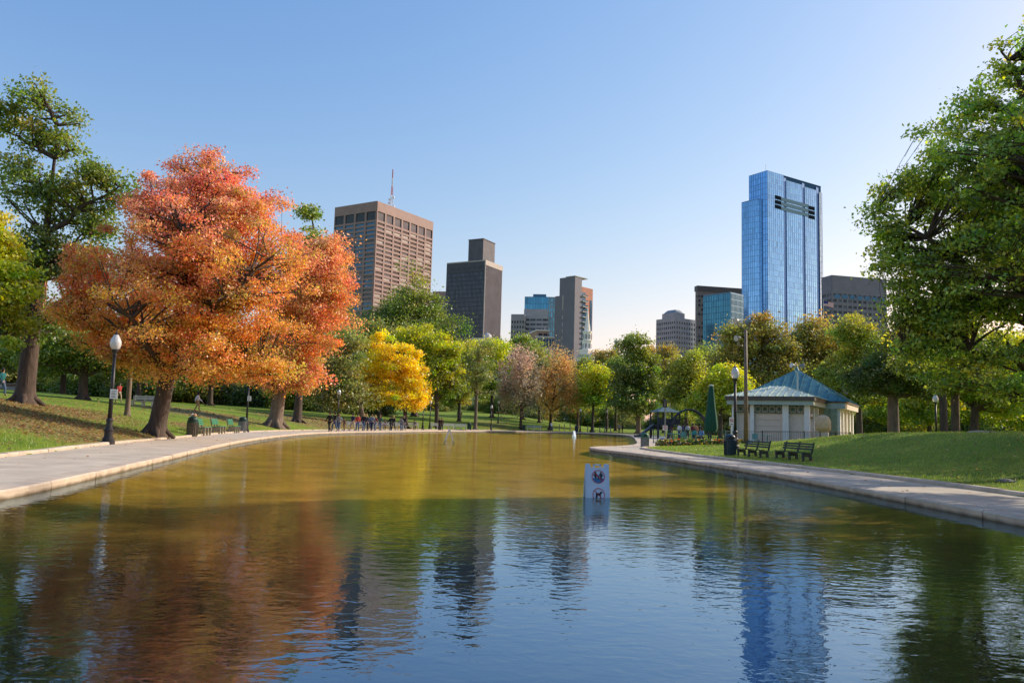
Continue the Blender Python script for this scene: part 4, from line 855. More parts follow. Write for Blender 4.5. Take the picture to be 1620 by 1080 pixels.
# ------------------------------------------------------------------ pavilion
O = at(1281, 690, 66); gz = tz(O.x, O.y) - .02; YAW = math.atan2(-.479, .878)
t = thing('pavilion', 'cream pavilion with teal pyramid roof and pale front roof behind the mound', 'building', (O.x, O.y, gz), YAW)
CREAM = mat('cream_stucco', (.72, .62, .53), .85, var=.1, scale=2.5, bump=.004, bscale=40); COLW = mat('column_white', (.76, .76, .75), .75, var=.08, scale=3)
FASC = mat('fascia_grey_green', (.36, .44, .42), .6, var=.12, scale=2); FASW = mat('fascia_cream', (.62, .57, .48), .7, var=.1, scale=2)
PATINA = mat('pale_copper_roof', (.42, .52, .42), .55, var=.15, scale=2.2, col2=(.55, .62, .50)); TEAL = mat('teal_copper_roof', (.05, .185, .20), .55, var=.35, scale=1.5); GUT = mat('gutter_brown', (.10, .08, .07), .6)
TEALD = mat('teal_lattice', (.025, .10, .085), .5)
zb = at(1281, 641, 66).z - gz; zf = at(1281, 634, 66).z - gz; ze = at(1279, 627, 65.5).z - gz
a0, a1, bk = -6.35, 0, 7.6
# walls, columns, door, lattice of the front block
m = MB(); m.box(a0 + .35, a1 - .35, .45, bk, -.3, zb); m.build('wall', CREAM, t)
cols = [(a0, .42), (a0 + 1.55, .3), (a1 - 2.15, .48), (a1 - .42, .42)]
for x, wd in cols:
    m = MB(); m.box(x, x + wd, .0, .42, -.2, zb - .003); m.box(x - .05, x + wd + .05, -.05, .47, -.2, .22); m.build('column', COLW, t)
for y in (2.6, 5.0):
    m = MB(); m.box(a1 - .42, a1, y, y + .42, -.2, zb - .003); m.build('column', COLW, t)
def lattice(x0, x1, z0, z1, y):
    m = MB(); m.box(x0, x1, y, y + .06, z0, z0 + .05); m.box(x0, x1, y, y + .06, z1 - .05, z1); n = max(1, round((x1 - x0) / (z1 - z0 - .02))); dx = (x1 - x0) / n
    for k in range(n):
        c = x0 + (k + .5) * dx; zc = (z0 + z1) / 2; hh = (z1 - z0) / 2 - .05
        m.bar((c - dx / 2, y + .02, zc - hh), (c + dx / 2, y + .02, zc + hh), .035); m.bar((c - dx / 2, y + .032, zc + hh), (c + dx / 2, y + .032, zc - hh), .035)
        m.bar((c, y + .045, zc - hh), (c, y + .045, zc + hh), .03); m.bar((c - dx / 2, y + .055, zc), (c + dx / 2, y + .055, zc), .03)
        if k: m.bar((c - dx / 2, y + .01, z0), (c - dx / 2, y + .01, z1), .04)
        ring(lambda u, v, d: (u, y + d, v), c, zc, hh * .5, hh * .36, .0, .05, 12, mb=m)
    return m.build('lattice_grille', TEALD, t)
zl = at(1281, 654, 66).z - gz
for x0, x1 in ((a0 + .42, a0 + 1.55), (a0 + 1.85, a1 - 2.15), (a1 - 1.67, a1 - .42)):
    m = MB(); m.box(x0, x1, .40, .445, zl, zb - .005); m.build('transom_panel', CREAM, t); lattice(x0, x1, zl, zb - .01, .2)
m = MB()
for k in range(5): m.box(a0 + 1.9, a1 - 2.2, .37, .42, -.1 + k * (zl + .05) / 5, -.1 + (k + 1) * (zl + .05) / 5 - .03)
m.build('shutter', mat('shutter_pink_beige', (.70, .58, .50), .7, var=.06, scale=3), t)
m = MB(); m.box(a1 - .36, a1 - .30, 3.05, 4.0, -.2, 2.1); m.build('door', mat('door_brown', (.12, .09, .07), .6), t)
m = MB(); m.box(a1 - .34, a1 - .02, .6, 2.3, zl - .35, zl + .15); bb = m.build('sign_board', DGREEN, t); m = MB()
for k in range(6): m.box(a1 - .025, a1 - .012, .75 + k * .25, .9 + k * .25, zl - .22, zl + .03)
m.build('white_lettering', WHITE_P, bb)
ov = .35
m = MB(); m.box(a0 - ov, a1 + ov, -ov, -ov + .22, zb, zf); m.build('fascia', FASC, t)
m = MB(); m.box(a1 + ov - .22, a1 + ov, -ov + .222, bk, zb, zf); m.build('fascia', FASW, t)
m = MB(); m.box(a0 - ov, a0 - ov + .22, -ov + .222, bk, zb, zf); m.build('fascia', FASC, t)
m = MB(); m.box(a0 - ov + .22, a1 + ov - .22, -ov + .22, bk, zb + .05, zb + .1); m.build('soffit', CREAM, t)
m = MB(); m.box(a0 - ov - .12, a1 + ov + .12, -ov - .12, bk, zf + .002, ze); m.build('gutter', GUT, t)
def hip(x0, x1, y0, y1, z0, ridge, mt, seams, name='roof', th=.0):
    (rx0, rx1, ry, rz_), = [ridge]; V_ = [(x0, y0, z0), (x1, y0, z0), (x1, y1, z0), (x0, y1, z0), (rx0, ry[0], rz_), (rx1, ry[1], rz_)]
    m = MB(); m.add(V_, [(0, 1, 5, 4), (1, 2, 5), (2, 3, 4, 5), (3, 0, 4), (3, 2, 1, 0)]); r = m.build(name, mt, t)
    q = MB(); A = [Vector(v) for v in V_]
    def seam(p, s): q.bar(p + Vector((0, 0, .03)), s + Vector((0, 0, .03)), .05, .06)
    for a, b, c, d in ((0, 1, 4, 5), (1, 2, 5, 5), (3, 0, 4, 4)):
        for k in range(seams + 1):
            f = k / seams; p = A[a].lerp(A[b], f); e = (A[b] - A[a]); ww = e.normalized(); ph = ((p - A[c]).dot(ww)); ridge_len = max(0, (A[d] - A[c]).dot(ww))
            # run straight up the slope until the hip or ridge
            s0 = (A[c] - A[a]).dot(ww); s1 = (A[d] - A[a]).dot(ww); x = (p - A[a]).dot(ww); Lg = e.length
            up = (A[c] - A[a]) - ww * s0; fr = 1 if s0 <= x <= s1 else (x / s0 if x < s0 else (Lg - x) / max(1e-6, Lg - s1))
            if fr > .03: seam(p, p + up * fr)
    q.build('seams', mt, r); return r
ap = at(1230, 610, 70.0); zr = ap.z - gz
hip(a0 - ov - .18, a1 + ov + .18, -ov - .18, bk + .5, ze + .002, (a0 + 2.6, a1 - 2.6, (3.6, 3.6), zr), PATINA, 12)
# back block
b0, b1, c0, c1 = -7.6, 1.5, 7.65, 19.5; zb2 = at(1322, 646, 72).z - gz; zf2 = at(1328, 637, 72).z - gz; zr2 = at(1263, 584, 79).z - gz
m = MB(); m.box(b0 + .4, b1 - .5, c0 + .3, c1 - .4, -.3, zb2 + .3); m.build('wall', CREAM, t)
m = MB(); m.box(b1 - .8, b1 - .25, c0 + .05, c0 + .5, -.3, zb2); m.box(a1 + .1, b1 - .85, c0 + .12, c0 + .25, -.3, zb2); m.build('corner_panel', mat('pale_green_panel', (.25, .33, .27), .7), t)
for y in (c0 + .0, c0 + 2.6, c0 + 5.4, c0 + 8.3, c0 + 11.2):
    m = MB(); m.box(b1 - .45, b1, y + .3, y + .9, -.2, zb2 - .003); m.build('column', COLW, t)
ov2 = .45
m = MB(); m.box(b0 - ov2, b1 + ov2, c0 - ov2 + .5, c0 - ov2 + .75, zb2, zf2); m.build('fascia', FASC, t)
m = MB(); m.box(b1 + ov2 - .25, b1 + ov2, c0 + .302, c1 + ov2, zb2, zf2); m.build('fascia', FASW, t)
m = MB(); m.box(b0, b1 + .2, c0 + .31, c1, zb2 + .04, zb2 + .1); m.build('soffit', CREAM, t)
m = MB(); m.box(b0 - ov2 - .1, b1 + ov2 + .1, c0 - .05, c1 + ov2, zf2 + .002, zf2 + .14); m.build('gutter', GUT, t)
hip(b0 - ov2 - .15, b1 + ov2 + .15, c0 - .1, c1 + ov2, zf2 + .143, (-3.1, -3.0, (13.5, 13.5), zr2), TEAL, 12)
m = MB(); m.lathe([(.22, zr2 - .12), (.16, zr2 + .05), (.05, zr2 + .3)], 8, (-3.05, 13.5, 0)); m.build('finial', TEAL, t)
b = at(1262, 640, 71.2); zg = tz(b.x, b.y); zt = at(1263, 588, 71.2).z - zg
t2 = thing('floodlight_pole', 'slim pale pole with two floodlights standing up past the teal roof', 'floodlight pole', (b.x, b.y, zg)); m = MB(); m.tube([(0, 0, -.1), (0, 0, zt)], .07, 10); m.build('pole', FASC, t2)
for s in (-1, 1):
    m = MB(); m.tube([(0, 0, zt - .15), (s * .22, 0, zt + .1), (s * .3, 0, zt + .45)], .03, 6); m.build('bracket', FASC, t2); flood_head(t2, (s * .36, 0, zt + .55), (s, -.4, .1), 1.05)
b = at(1302, 680, 64.5); zg = tz(b.x, b.y); t3 = thing('covered_stand', 'rounded beige fabric covered stand beside the pavilion side wall', 'covered stand', (b.x, b.y, zg), YAW); zt = at(1302, 657, 64.5).z - zg
m = MB(); m.lathe([(.55, zt - 1.25), (.62, zt - .9), (.6, zt - .45), (.48, zt - .15), (.28, zt), (.05, zt + .05)], 18, sx=1, sy=.7); m.build('cover', mat('beige_cover', (.62, .45, .27), .8, var=.2, scale=3), t3, smooth=True)
m = MB(); m.box(-.4, .4, -.25, .25, -.1, zt - 1.15); m.build('stand', CREAM, t3)
# terrace chairs and tables by the parasol
TCH = mat('teal_chair', (.1, .3, .33), .5)
for k, (px, Y) in enumerate([(1066, 64), (1083, 65), (1100, 66), (1196, 62), (1214, 61.5)]):
    b = spot(px, Y); t = thing('garden_table' if k % 2 == 0 else 'garden_chair', ['pale teal terrace table left of the parasol', 'teal terrace chair left of the parasol between two tables', 'pale teal terrace table next to the parasol', 'teal terrace chair left of the floodlight pole by the pavilion', 'pale teal terrace table right of the floodlight pole by the pavilion'][k], 'table' if k % 2 == 0 else 'chair', tuple(b), RNG.uniform(0, 3))
    if k % 2 == 0:
        m = MB(); m.lathe([(.5, .7), (.5, .74)], 16); m.build('tabletop', TCH, t); m = MB(); m.tube([(0, 0, 0), (0, 0, .7)], .04, 8); m.lathe([(.28, -.02), (.28, .03)], 12); m.build('pedestal', TCH, t)
    else:
        m = MB(); m.box(-.22, .22, -.22, .22, .43, .46); m.build('seat', TCH, t); m = MB(); m.box(-.22, .22, .2, .23, .5, .88); m.build('backrest', TCH, t)
        for x in (-.2, .2):
            for y in (-.2, .21): m = MB(); m.bar((x, y, -.02), (x, y, .5 if y > 0 else .43), .03); m.build('leg', TCH, t)
# playground behind the dark round tree
PD = mat('play_dark', (.03, .035, .05), .6); PB = mat('play_grey', (.03, .035, .045), .5)
b = spot(1052, 92); t = thing('playground_tower', 'dark playground climbing frame with small teal pyramid roof', 'climbing frame', tuple(b), R(10))
for x in (-1.3, 1.3):
    for y in (-1.2, 1.2): m = MB(); m.bar((x, y, -.2), (x, y, 3.0), .14); m.build('post', PD, t)
m = MB(); m.box(-1.4, 1.4, -1.3, 1.3, 1.35, 1.5); m.build('platform', PD, t)
m = MB(); m.add([(-1.45, -1.4, 3), (1.45, -1.4, 3), (1.45, 1.4, 3), (-1.45, 1.4, 3), (0, 0, 3.7)], [(0, 1, 4), (1, 2, 4), (2, 3, 4), (3, 0, 4), (3, 2, 1, 0)]); m.build('roof', mat('play_roof', (.07, .13, .14), .7), t)
m = MB(); m.prism([(-1.4, 1.4), (-1.4, 1.65), (-3.0, .35), (-3.6, .3), (-3.6, .1), (-3.0, .1)], lambda u, v, d: (u, d, v), -.4, .4); m.build('slide', PB, t)
m = MB(); m.box(-1.35, 1.35, -1.28, -1.22, 1.55, 2.25); m.build('guard_panel', PB, t)
b = spot(1090, 90); t = thing('climbing_arch', 'dark arched playground climber right of the pyramid roofed frame', 'climbing frame', tuple(b), R(-5))
for y in (-.7, .7):
    m = MB(); m.tube([(2.3 * math.cos(a), y, 3.4 * math.sin(a) - .1) for a in np.linspace(0, math.pi, 14)], .09, 6); m.build('arch', PD, t)
m = MB()
for a in np.linspace(.15, math.pi - .15, 11): m.bar((2.3 * math.cos(a), -.7, 3.4 * math.sin(a) - .1), (2.3 * math.cos(a), .7, 3.4 * math.sin(a) - .1), .06)
m.build('rungs', PD, t)
# parked cars far off at the left edge
b = spot(17, 118); t = thing('parked_car', 'grey blue parked car seen small between tree trunks at the far left', 'car', tuple(b), R(4))
m = MB(); m.prism([(-2.1, .3), (-2.15, .75), (-1.6, .9), (-1.0, 1.38), (.7, 1.42), (1.4, .92), (2.1, .78), (2.15, .35)], lambda u, v, d: (u, d, v), -.82, .82); m.build('body', mat('car_paint', (.16, .2, .26), .3, .4, var=.1), t)
m = MB(); m.prism([(-1.35, .93), (-.92, 1.3), (.62, 1.34), (1.15, .93)], lambda u, v, d: (u, d, v), -.835, .835); m.build('window', mat('car_glass', (.02, .025, .03), .1), t)
for x in (-1.3, 1.3):
    for y in (-.75, .75): m = MB(); m.tube([(x, y - .1, .32), (x, y + .1, .32)], .33, 14); m.build('wheel', IRON, t)

# ------------------------------------------------------------------ people
def skin(name, pts, edges, rad, root):
    me = bpy.data.meshes.new(name); me.from_pydata(pts, edges, []); o = bpy.data.objects.new(name, me); COL.objects.link(o)
    o.modifiers.new('s', 'SKIN'); sv_ = me.skin_vertices[0].data
    for i, r in enumerate(rad): sv_[i].radius = (r, r) if not hasattr(r, '__len__') else r; sv_[i].use_root = (i == root)
    sb = o.modifiers.new('d', 'SUBSURF'); sb.levels = 1; sb.render_levels = 1
    dg = bpy.context.evaluated_depsgraph_get(); nm = bpy.data.meshes.new_from_object(o.evaluated_get(dg)); nm.name = name
    bpy.data.objects.remove(o); bpy.data.meshes.remove(me)
    nm.polygons.foreach_set('use_smooth', [True] * len(nm.polygons)); nm.materials.clear(); return nm
def pose(kind):
    """joints of a 1.72 m figure facing -Y; returns meshes of body, jacket, trousers, hair, shoes"""
    J = {}
    hipz = .90
    if kind == 'sit': hipz = .50
    J['pel'] = (0, 0, hipz); J['waist'] = (0, -.01, hipz + .17); J['chest'] = (0, -.02 if kind != 'stoop' else -.12, hipz + .38); J['neck'] = (0, -.02 if kind != 'stoop' else -.18, hipz + .56)
    nz = J['neck'][2]; ny = J['neck'][1]
    J['head'] = (0, ny - .015, nz + .10); J['crown'] = (0, ny - .01, nz + .24); J['nose'] = (0, ny - .125, nz + .12)
    ph = {'stand': 0, 'walk': 1, 'step': -1, 'sit': 0, 'stoop': .6}[kind]
    for s, sd_ in ((-1, 'l'), (1, 'r')):
        f = ph * s
        J['sh' + sd_] = (s * .18, ny + .02, nz - .07)
        bend = -.10
        J['el' + sd_] = (s * .25, ny + .05 + .12 * f, nz - .34); J['wr' + sd_] = (s * .24, ny - .03 + .26 * f + bend * .5, nz - .56); J['hd' + sd_] = (s * .235, ny - .06 + .28 * f + bend * .5, nz - .645)
        if kind == 'sit': J['el' + sd_] = (s * .25, -.02, nz - .32); J['wr' + sd_] = (s * .17, -.27, nz - .40); J['hd' + sd_] = (s * .13, -.34, nz - .41)
        J['hip' + sd_] = (s * .09, 0, hipz - .04)
        if kind == 'sit': J['kn' + sd_] = (s * .11, -.43, .50); J['an' + sd_] = (s * .11, -.40, .09); J['to' + sd_] = (s * .12, -.58, .05)
        else:
            J['kn' + sd_] = (s * .10, -.06 - .12 * f, .49 + .02 * abs(f)); J['an' + sd_] = (s * .10, .02 - .20 * f + (.05 if f < 0 else 0), .09 + (.05 if f < 0 else 0)); J['to' + sd_] = (s * .115, -.14 - .20 * f, .045 + (.0 if f >= 0 else .015))
    def sub(names, edges, rad, name, root):
        ix = {n: i for i, n in enumerate(names)}; return skin(name, [J[n] for n in names], [(ix[a], ix[b]) for a, b in edges], [rad[n] for n in names], ix[root])
    rb = dict(pel=(.13, .10), waist=(.12, .09), chest=(.15, .10), neck=.05, head=(.075, .09), crown=(.06, .075), nose=.014)
    names = ['pel', 'waist', 'chest', 'neck', 'head', 'crown', 'nose']; ed = [('pel', 'waist'), ('waist', 'chest'), ('chest', 'neck'), ('neck', 'head'), ('head', 'crown'), ('head', 'nose')]
    for s in 'lr':
        names += [q + s for q in ('sh', 'el', 'wr', 'hd', 'hip', 'kn', 'an', 'to')]
        ed += [('chest', 'sh' + s), ('sh' + s, 'el' + s), ('el' + s, 'wr' + s), ('wr' + s, 'hd' + s), ('pel', 'hip' + s), ('hip' + s, 'kn' + s), ('kn' + s, 'an' + s), ('an' + s, 'to' + s)]
        rb.update({'sh' + s: .055, 'el' + s: .042, 'wr' + s: .028, 'hd' + s: (.04, .02), 'hip' + s: .085, 'kn' + s: .058, 'an' + s: .04, 'to' + s: .035})
        d = Vector(J['hd' + s]) - Vector(J['wr' + s]); d.normalize(); sx = -1 if s == 'l' else 1
        for k in range(5):                                   # four fingers and a thumb
            n = 'f%d%s' % (k, s); base = Vector(J['hd' + s])
            if k < 4: tip = base + d * (.075 + .018 * (1.5 - abs(k - 1.4))) + Vector((-sx * .012, (k - 1.5) * .02, 0))
            else: tip = base + d * .012 + Vector((-sx * .02, -.055, 0))
            J[n] = tuple(tip); names.append(n); ed.append(('hd' + s, n)); rb[n] = .008
    body = sub(names, ed, rb, 'body', 'pel')
    jn = ['pel', 'waist', 'chest', 'neck']; je = [('pel', 'waist'), ('waist', 'chest'), ('chest', 'neck')]; jr = dict(pel=(.165, .13), waist=(.155, .125), chest=(.185, .135), neck=.075)
    J2 = dict(J); J['pel'] = (J['pel'][0], J['pel'][1], J['pel'][2] - (.0 if kind != 'sit' else -.06)); J['neck'] = (0, ny, nz - .045)
    for s in 'lr':
        jn += ['sh' + s, 'el' + s, 'wr' + s]; je += [('chest', 'sh' + s), ('sh' + s, 'el' + s), ('el' + s, 'wr' + s)]; jr.update({'sh' + s: .08, 'el' + s: .064, 'wr' + s: .048})
    jacket = sub(jn, je, jr, 'jacket', 'chest'); J.update(J2)
    tn = ['pel']; te = []; tr_ = dict(pel=(.15, .12))
    J['pel'] = (0, 0, hipz + .03)
    for s in 'lr': tn += ['hip' + s, 'kn' + s, 'an' + s]; te += [('pel', 'hip' + s), ('hip' + s, 'kn' + s), ('kn' + s, 'an' + s)]; tr_.update({'hip' + s: .105, 'kn' + s: .078, 'an' + s: .062})
    trousers = sub(tn, te, tr_, 'trousers', 'pel'); J.update(J2)
    sn = []; meshes = []
    for s in 'lr': meshes.append(skin('shoe', [J['an' + s], (J['to' + s][0], (J['to' + s][1] + J['an' + s][1]) / 2, J['to' + s][2]), J['to' + s]], [(0, 1), (1, 2)], [.058, .055, .045], 0))
    c = J['crown']; h = J['head']
    m = MB(); m.lathe([(.085, -.14), (.108, -.05), (.115, .02), (.10, .075), (.05, .115), (.005, .125)], 12, (0, c[1] + .03, c[2] - .05), sx=.92, sy=1.05)
    o = m.build('hair', fabric((.05, .035, .025))); hair = o.data; hair.polygons.foreach_set('use_smooth', [True] * len(hair.polygons)); hair.materials.clear(); bpy.data.objects.remove(o)
    e = MB()
    for s in (-1, 1): e.lathe([(.002, -.012), (.013, 0), (.002, .012)], 6, (s * .034, h[1] - .088, h[2] + .045))
    o = e.build('eyes', NAVY); eyes = o.data; eyes.materials.clear(); bpy.data.objects.remove(o)
    return dict(body=body, jacket=jacket, trousers=trousers, shoes=meshes, hair=hair, eyes=eyes)
POSES = {k: pose(k) for k in ('stand', 'walk', 'step', 'sit', 'stoop')}
SKIN = [mat('skin_%d' % i, c, .6, var=.08) for i, c in enumerate([(.55, .33, .24), (.42, .24, .16), (.22, .12, .08)])]
def human(px, Y, label, kind, top, legs, hair=(.04, .03, .02), rz=0, h=1.72, sk=0, group=None, dz=0):
    b = spot(px, Y); t = thing('person', label, 'person', (b.x, b.y, b.z + dz), rz, group, h / 1.72); P = POSES[kind]
    def add(n, me, m):
        o = bpy.data.objects.new(n, me); COL.objects.link(o)
        if not me.materials: me.materials.append(m)
        o.parent = t; o.material_slots[0].link = 'OBJECT'; o.material_slots[0].material = m
    add('body', P['body'], SKIN[sk]); add('jacket', P['jacket'], fabric(top)); add('trousers', P['trousers'], fabric(legs)); add('hair', P['hair'], fabric(hair)); add('eyes', P['eyes'], NAVY)
    for s in P['shoes']: add('shoe', s, fabric((.05, .045, .045)))
    return t
BLK = (.014, .014, .017); NV = (.02, .028, .06); JN = (.075, .115, .2); GR = (.22, .23, .25); RD = (.38, .05, .04); BR = (.16, .10, .065); TAN = (.42, .33, .22); WH = (.7, .7, .68); MAR = (.2, .04, .05); GRN = (.05, .10, .07); BLU = (.05, .12, .3)
BL = (.42, .28, .12); DK = (.035, .025, .02)
G = 'people walking along the far bank'
WK = [(521.5, 78.0, 'person in a long black coat and black trousers leading the walkers at the left', 'walk', BLK, BLK, DK, 1.78),
      (529.5, 78.6, 'person in black jacket and blue jeans, second of the leading walkers', 'step', BLK, JN, DK, 1.82),
      (536.5, 79.2, 'person in grey jacket and blue jeans beside the seated brown coat', 'walk', GR, JN, BR, 1.62),
      (558, 80.4, 'person in navy jacket and pale trousers walking ahead of the red top', 'step', NV, TAN, DK, 1.8),
      (565.8, 81.3, 'person in red top and blue jeans behind the navy jacket', 'walk', RD, JN, DK, 1.74),
      (575.5, 81.4, 'person with fair hair, black jacket and jeans in the middle of the crowd', 'walk', BLK, JN, BL, 1.8),
      (579.5, 82.4, 'person with fair hair and navy top close behind the black jacket', 'step', NV, BLK, BL, 1.76),
      (584.2, 82.0, 'person in black top and jeans in front of the blue jacket', 'step', BLK, JN, DK, 1.62),
      (588.4, 83.2, 'person in blue grey jacket and dark jeans, middle of the crowd', 'walk', (.16, .2, .28), NV, BR, 1.75),
      (593.4, 82.8, 'person in maroon top and blue jeans with light brown hair', 'walk', MAR, JN, BL, 1.68),
      (601.2, 84, 'person in dark green jacket and blue jeans at the right end of the crowd', 'step', GRN, JN, BR, 1.72),
      (618, 86.2, 'person in black jacket and black trousers, left of the walking couple', 'walk', BLK, BLK, DK, 1.7),
      (622.6, 86.6, 'person with fair hair and black coat, right of the walking couple', 'step', BLK, NV, BL, 1.7),
      (634.8, 88, 'person in grey jacket and blue jeans left of the black jacket pair', 'walk', GR, JN, DK, 1.62),
      (639.2, 88.6, 'person in black jacket and grey blue jeans, right of the grey jacket', 'step', BLK, (.12, .15, .2), BR, 1.78),
      (695.6, 98.5, 'person in black beside a twin figure before the white benches, left one', 'stand', BLK, BLK, BR, 1.72),
      (699, 98.9, 'person in brown black coat before the white benches, right one', 'stand', (.04, .025, .02), BLK, BR, 1.72)]
for i, (px, Y, lb, kd, tp, lg, hr, h) in enumerate(WK): human(px, onp(px, .35 + .25 * ((i * 5) % 4) / 3), lb, kd, tp, lg, hr, R([-25, -40, -12, -30, 18, -35][i % 6] if kd != 'stand' else [20, -30][i % 2]), h, i % 3 == 1 and 1 or 0, G)
human(545, onp(545, .5), 'person in brown coat bent forward near the leading walkers', 'stoop', BR, (.12, .07, .05), DK, R(-40), 1.35, 0)
human(609, fb(609, .75), 'person in brown coat sitting on a white bench right of the crowd', 'sit', BR, BR, DK, R(8), 1.65, 1)
human(656, fb(656, .75), 'person in grey sitting on the white bench by the short lamp post', 'sit', (.09, .1, .12), NV, DK, R(10), 1.7, 0)
human(184.5, 70, 'person in red top and light trousers walking behind the black lamp post', 'walk', RD, TAN, DK, R(60), 1.7, 0)
human(310.5, 72, 'person in white top and tan trousers walking on the upper left lawn', 'step', WH, (.5, .32, .15), DK, R(100), 1.72, 1)
human(-3, 51, 'person in teal jacket and jeans half cut by the left edge', 'walk', (.01, .11, .12), JN, DK, R(75), 1.72, 0)
human(446, fb(446, 2.2), 'person in blue jacket sitting against the pale trunk of the smaller orange maple', 'sit', BLU, NV, DK, R(-15), 1.65, 0, dz=-.38)
human(724.5, 150, 'distant person in grey standing on the sloping path left of the thin tree', 'stand', GR, GR, DK, 0, 1.72)
human(728.2, 149, 'distant person in black beside the grey one on the sloping path', 'stand', BLK, BLK, DK, 0, 1.72)
human(872.6, onp(872, .6), 'person in white shirt and blue jeans below the rust tree on the far bank', 'walk', WH, JN, DK, R(40), 1.75)
human(1110, 62.5, 'person in blue shirt sitting behind the green railing near the parasol', 'sit', (.15, .28, .5), NV, DK, R(-60), 1.6)
human(1099, 72, 'child in bright teal top behind the terrace railing', 'walk', (.02, .4, .4), NV, DK, R(-40), 1.1)
PL = [(1075, 88, WH, JN), (1081, 90, (.1, .1, .25), BLK), (1088, 92, WH, NV), (1096, 90, MAR, JN), (1101, 95, (.55, .25, .15), TAN), (1107, 93, BLK, GR), (1030, 96, NV, BLK), (1041, 99, BLK, JN), (980, 138, GR, BLK), (985, 139, BLK, NV), (1061, 93, (.4, .1, .3), JN)]
PLL = ['person in white top standing by the playground, leftmost of the group', 'person in navy top in the playground group', 'person in white top and dark trousers in the playground middle', 'person in maroon top under the playground arch', 'person in orange top and tan trousers beyond the arch', 'person in black top at the right end of the playground', 'person in navy at the slide of the playground', 'person in black and jeans between slide and roofed frame', 'person in grey on the far shaded lawn', 'person in black on the far shaded lawn', 'person in purple top right of the roofed frame']
for (px, Y, tp, lg), lb in zip(PL, PLL): human(px, Y, lb, 'stand', tp, lg, DK, RNG.uniform(-2, 2), 1.7)
# ------------------------------------------------------------------ city
def kx(px, py): d = ray(px, py); return d.x / d.y
PANE = attr_mat('window_pane', .12, 0, .8); CURT = attr_mat('curtain_wall', .10, .55, .6)
def bld(name, label, px, py, Y, pxR, pxL, pyaw, cat='building', Lu=None, Lv=None):
    """near corner at the roof line; the right face runs to column pxR, the left face to pxL"""
    A = at(px, py, Y); u = Vector((math.cos(R(pyaw)), math.sin(R(pyaw)))); v = Vector((-u.y, u.x))
    def run(d, k): return (k * A.y - A.x) / (d.x - k * d.y)
    Lu = Lu or run(u, kx(pxR, py + 20)); Lv = Lv or run(v, kx(pxL, py + 10))
    gz_ = min(tz(A.x, A.y), 3); t = thing(name, label, cat, (A.x, A.y, gz_), R(pyaw)); return t, Lu, Lv, A.z - gz_
def P(side, s, d, z): return (s, -d, z) if side == 'R' else (-d, s, z)
def fbox(m, side, s0, s1, d0, d1, z0, z1, mi=0, col=None):
    a = P(side, s0, d0, z0); b = P(side, s1, d1, z1); return m.box(min(a[0], b[0]), max(a[0], b[0]), min(a[1], b[1]), max(a[1], b[1]), min(a[2], b[2]), max(a[2], b[2]), mi, None, col)
def windows(t, side, L, rows, cols, z_top, pitch, wh, margin, pier, budget, mats, d=.0, name='window', shade=None):
    """each window a glass mesh of its own; those past the budget join one mesh"""
    cw = (L - 2 * margin) / cols; w = cw - pier; rest = MB(); base = {}
    for r in range(rows):
        for c in range(cols):
            s = margin + c * cw + pier / 2; z1 = z_top - r * pitch; m = mats[int(RNG.integers(len(mats)))]
            if budget[0] > 0:
                budget[0] -= 1; k = (m.name,)
                if k not in base:
                    q = MB(); q.box(-w / 2, w / 2, -.06, .06, -wh / 2, wh / 2); o = q.build(name, m, t); base[k] = o.data
                else: o = bpy.data.objects.new(name, base[k]); COL.objects.link(o); o.parent = t
                o.location = P(side, s + w / 2, d, z1 - wh / 2); o.rotation_euler = (0, 0, 0 if side == 'R' else math.pi / 2)
            else: fbox(rest, side, s, s + w, d - .06, d + .06, z1 - wh, z1, mats.index(m))
    if rest.v: o = rest.build(name, mats, t); o['kind'] = 'stuff'
def gridface(m, side, L, rows, cols, z_top, pitch, wh, margin, pier, depth, z_bot, band=0, mi=0):
    """piers and spandrels proud of the wall"""
    cw = (L - 2 * margin) / cols
    for c in range(cols + 1):
        s = margin + c * cw; s0 = max(0, s - pier / 2) if c else 0; s1 = s + pier / 2 if c < cols else L
        fbox(m, side, s0, s1, 0, depth, z_bot, z_top + band, mi)
    for r in range(rows):
        z1 = z_top - r * pitch - wh; z0 = z1 - (pitch - wh)
        for c in range(cols): fbox(m, side, margin + c * cw + pier / 2, margin + (c + 1) * cw - pier / 2, 0, depth - .12, z0, z1, mi)
    if band: fbox(m, side, 0, L, 0, depth - .05, z_top + .0, z_top + band - .05, mi) if False else None
W_DK = mat('window_dark', (.035, .045, .055), .12, var=.3, scale=.2, spec=.22); W_MID = mat('window_grey', (.09, .11, .13), .15, var=.3, scale=.2, spec=.22); W_LT = mat('window_light', (.30, .30, .28), .4, var=.2, scale=.3); W_BL = mat('window_blue', (.05, .14, .24), .1, .3, var=.3, scale=.1, spec=.22)
GRANITE = mat('brown_granite', (.29, .20, .175), .7, var=.13, scale=.15)
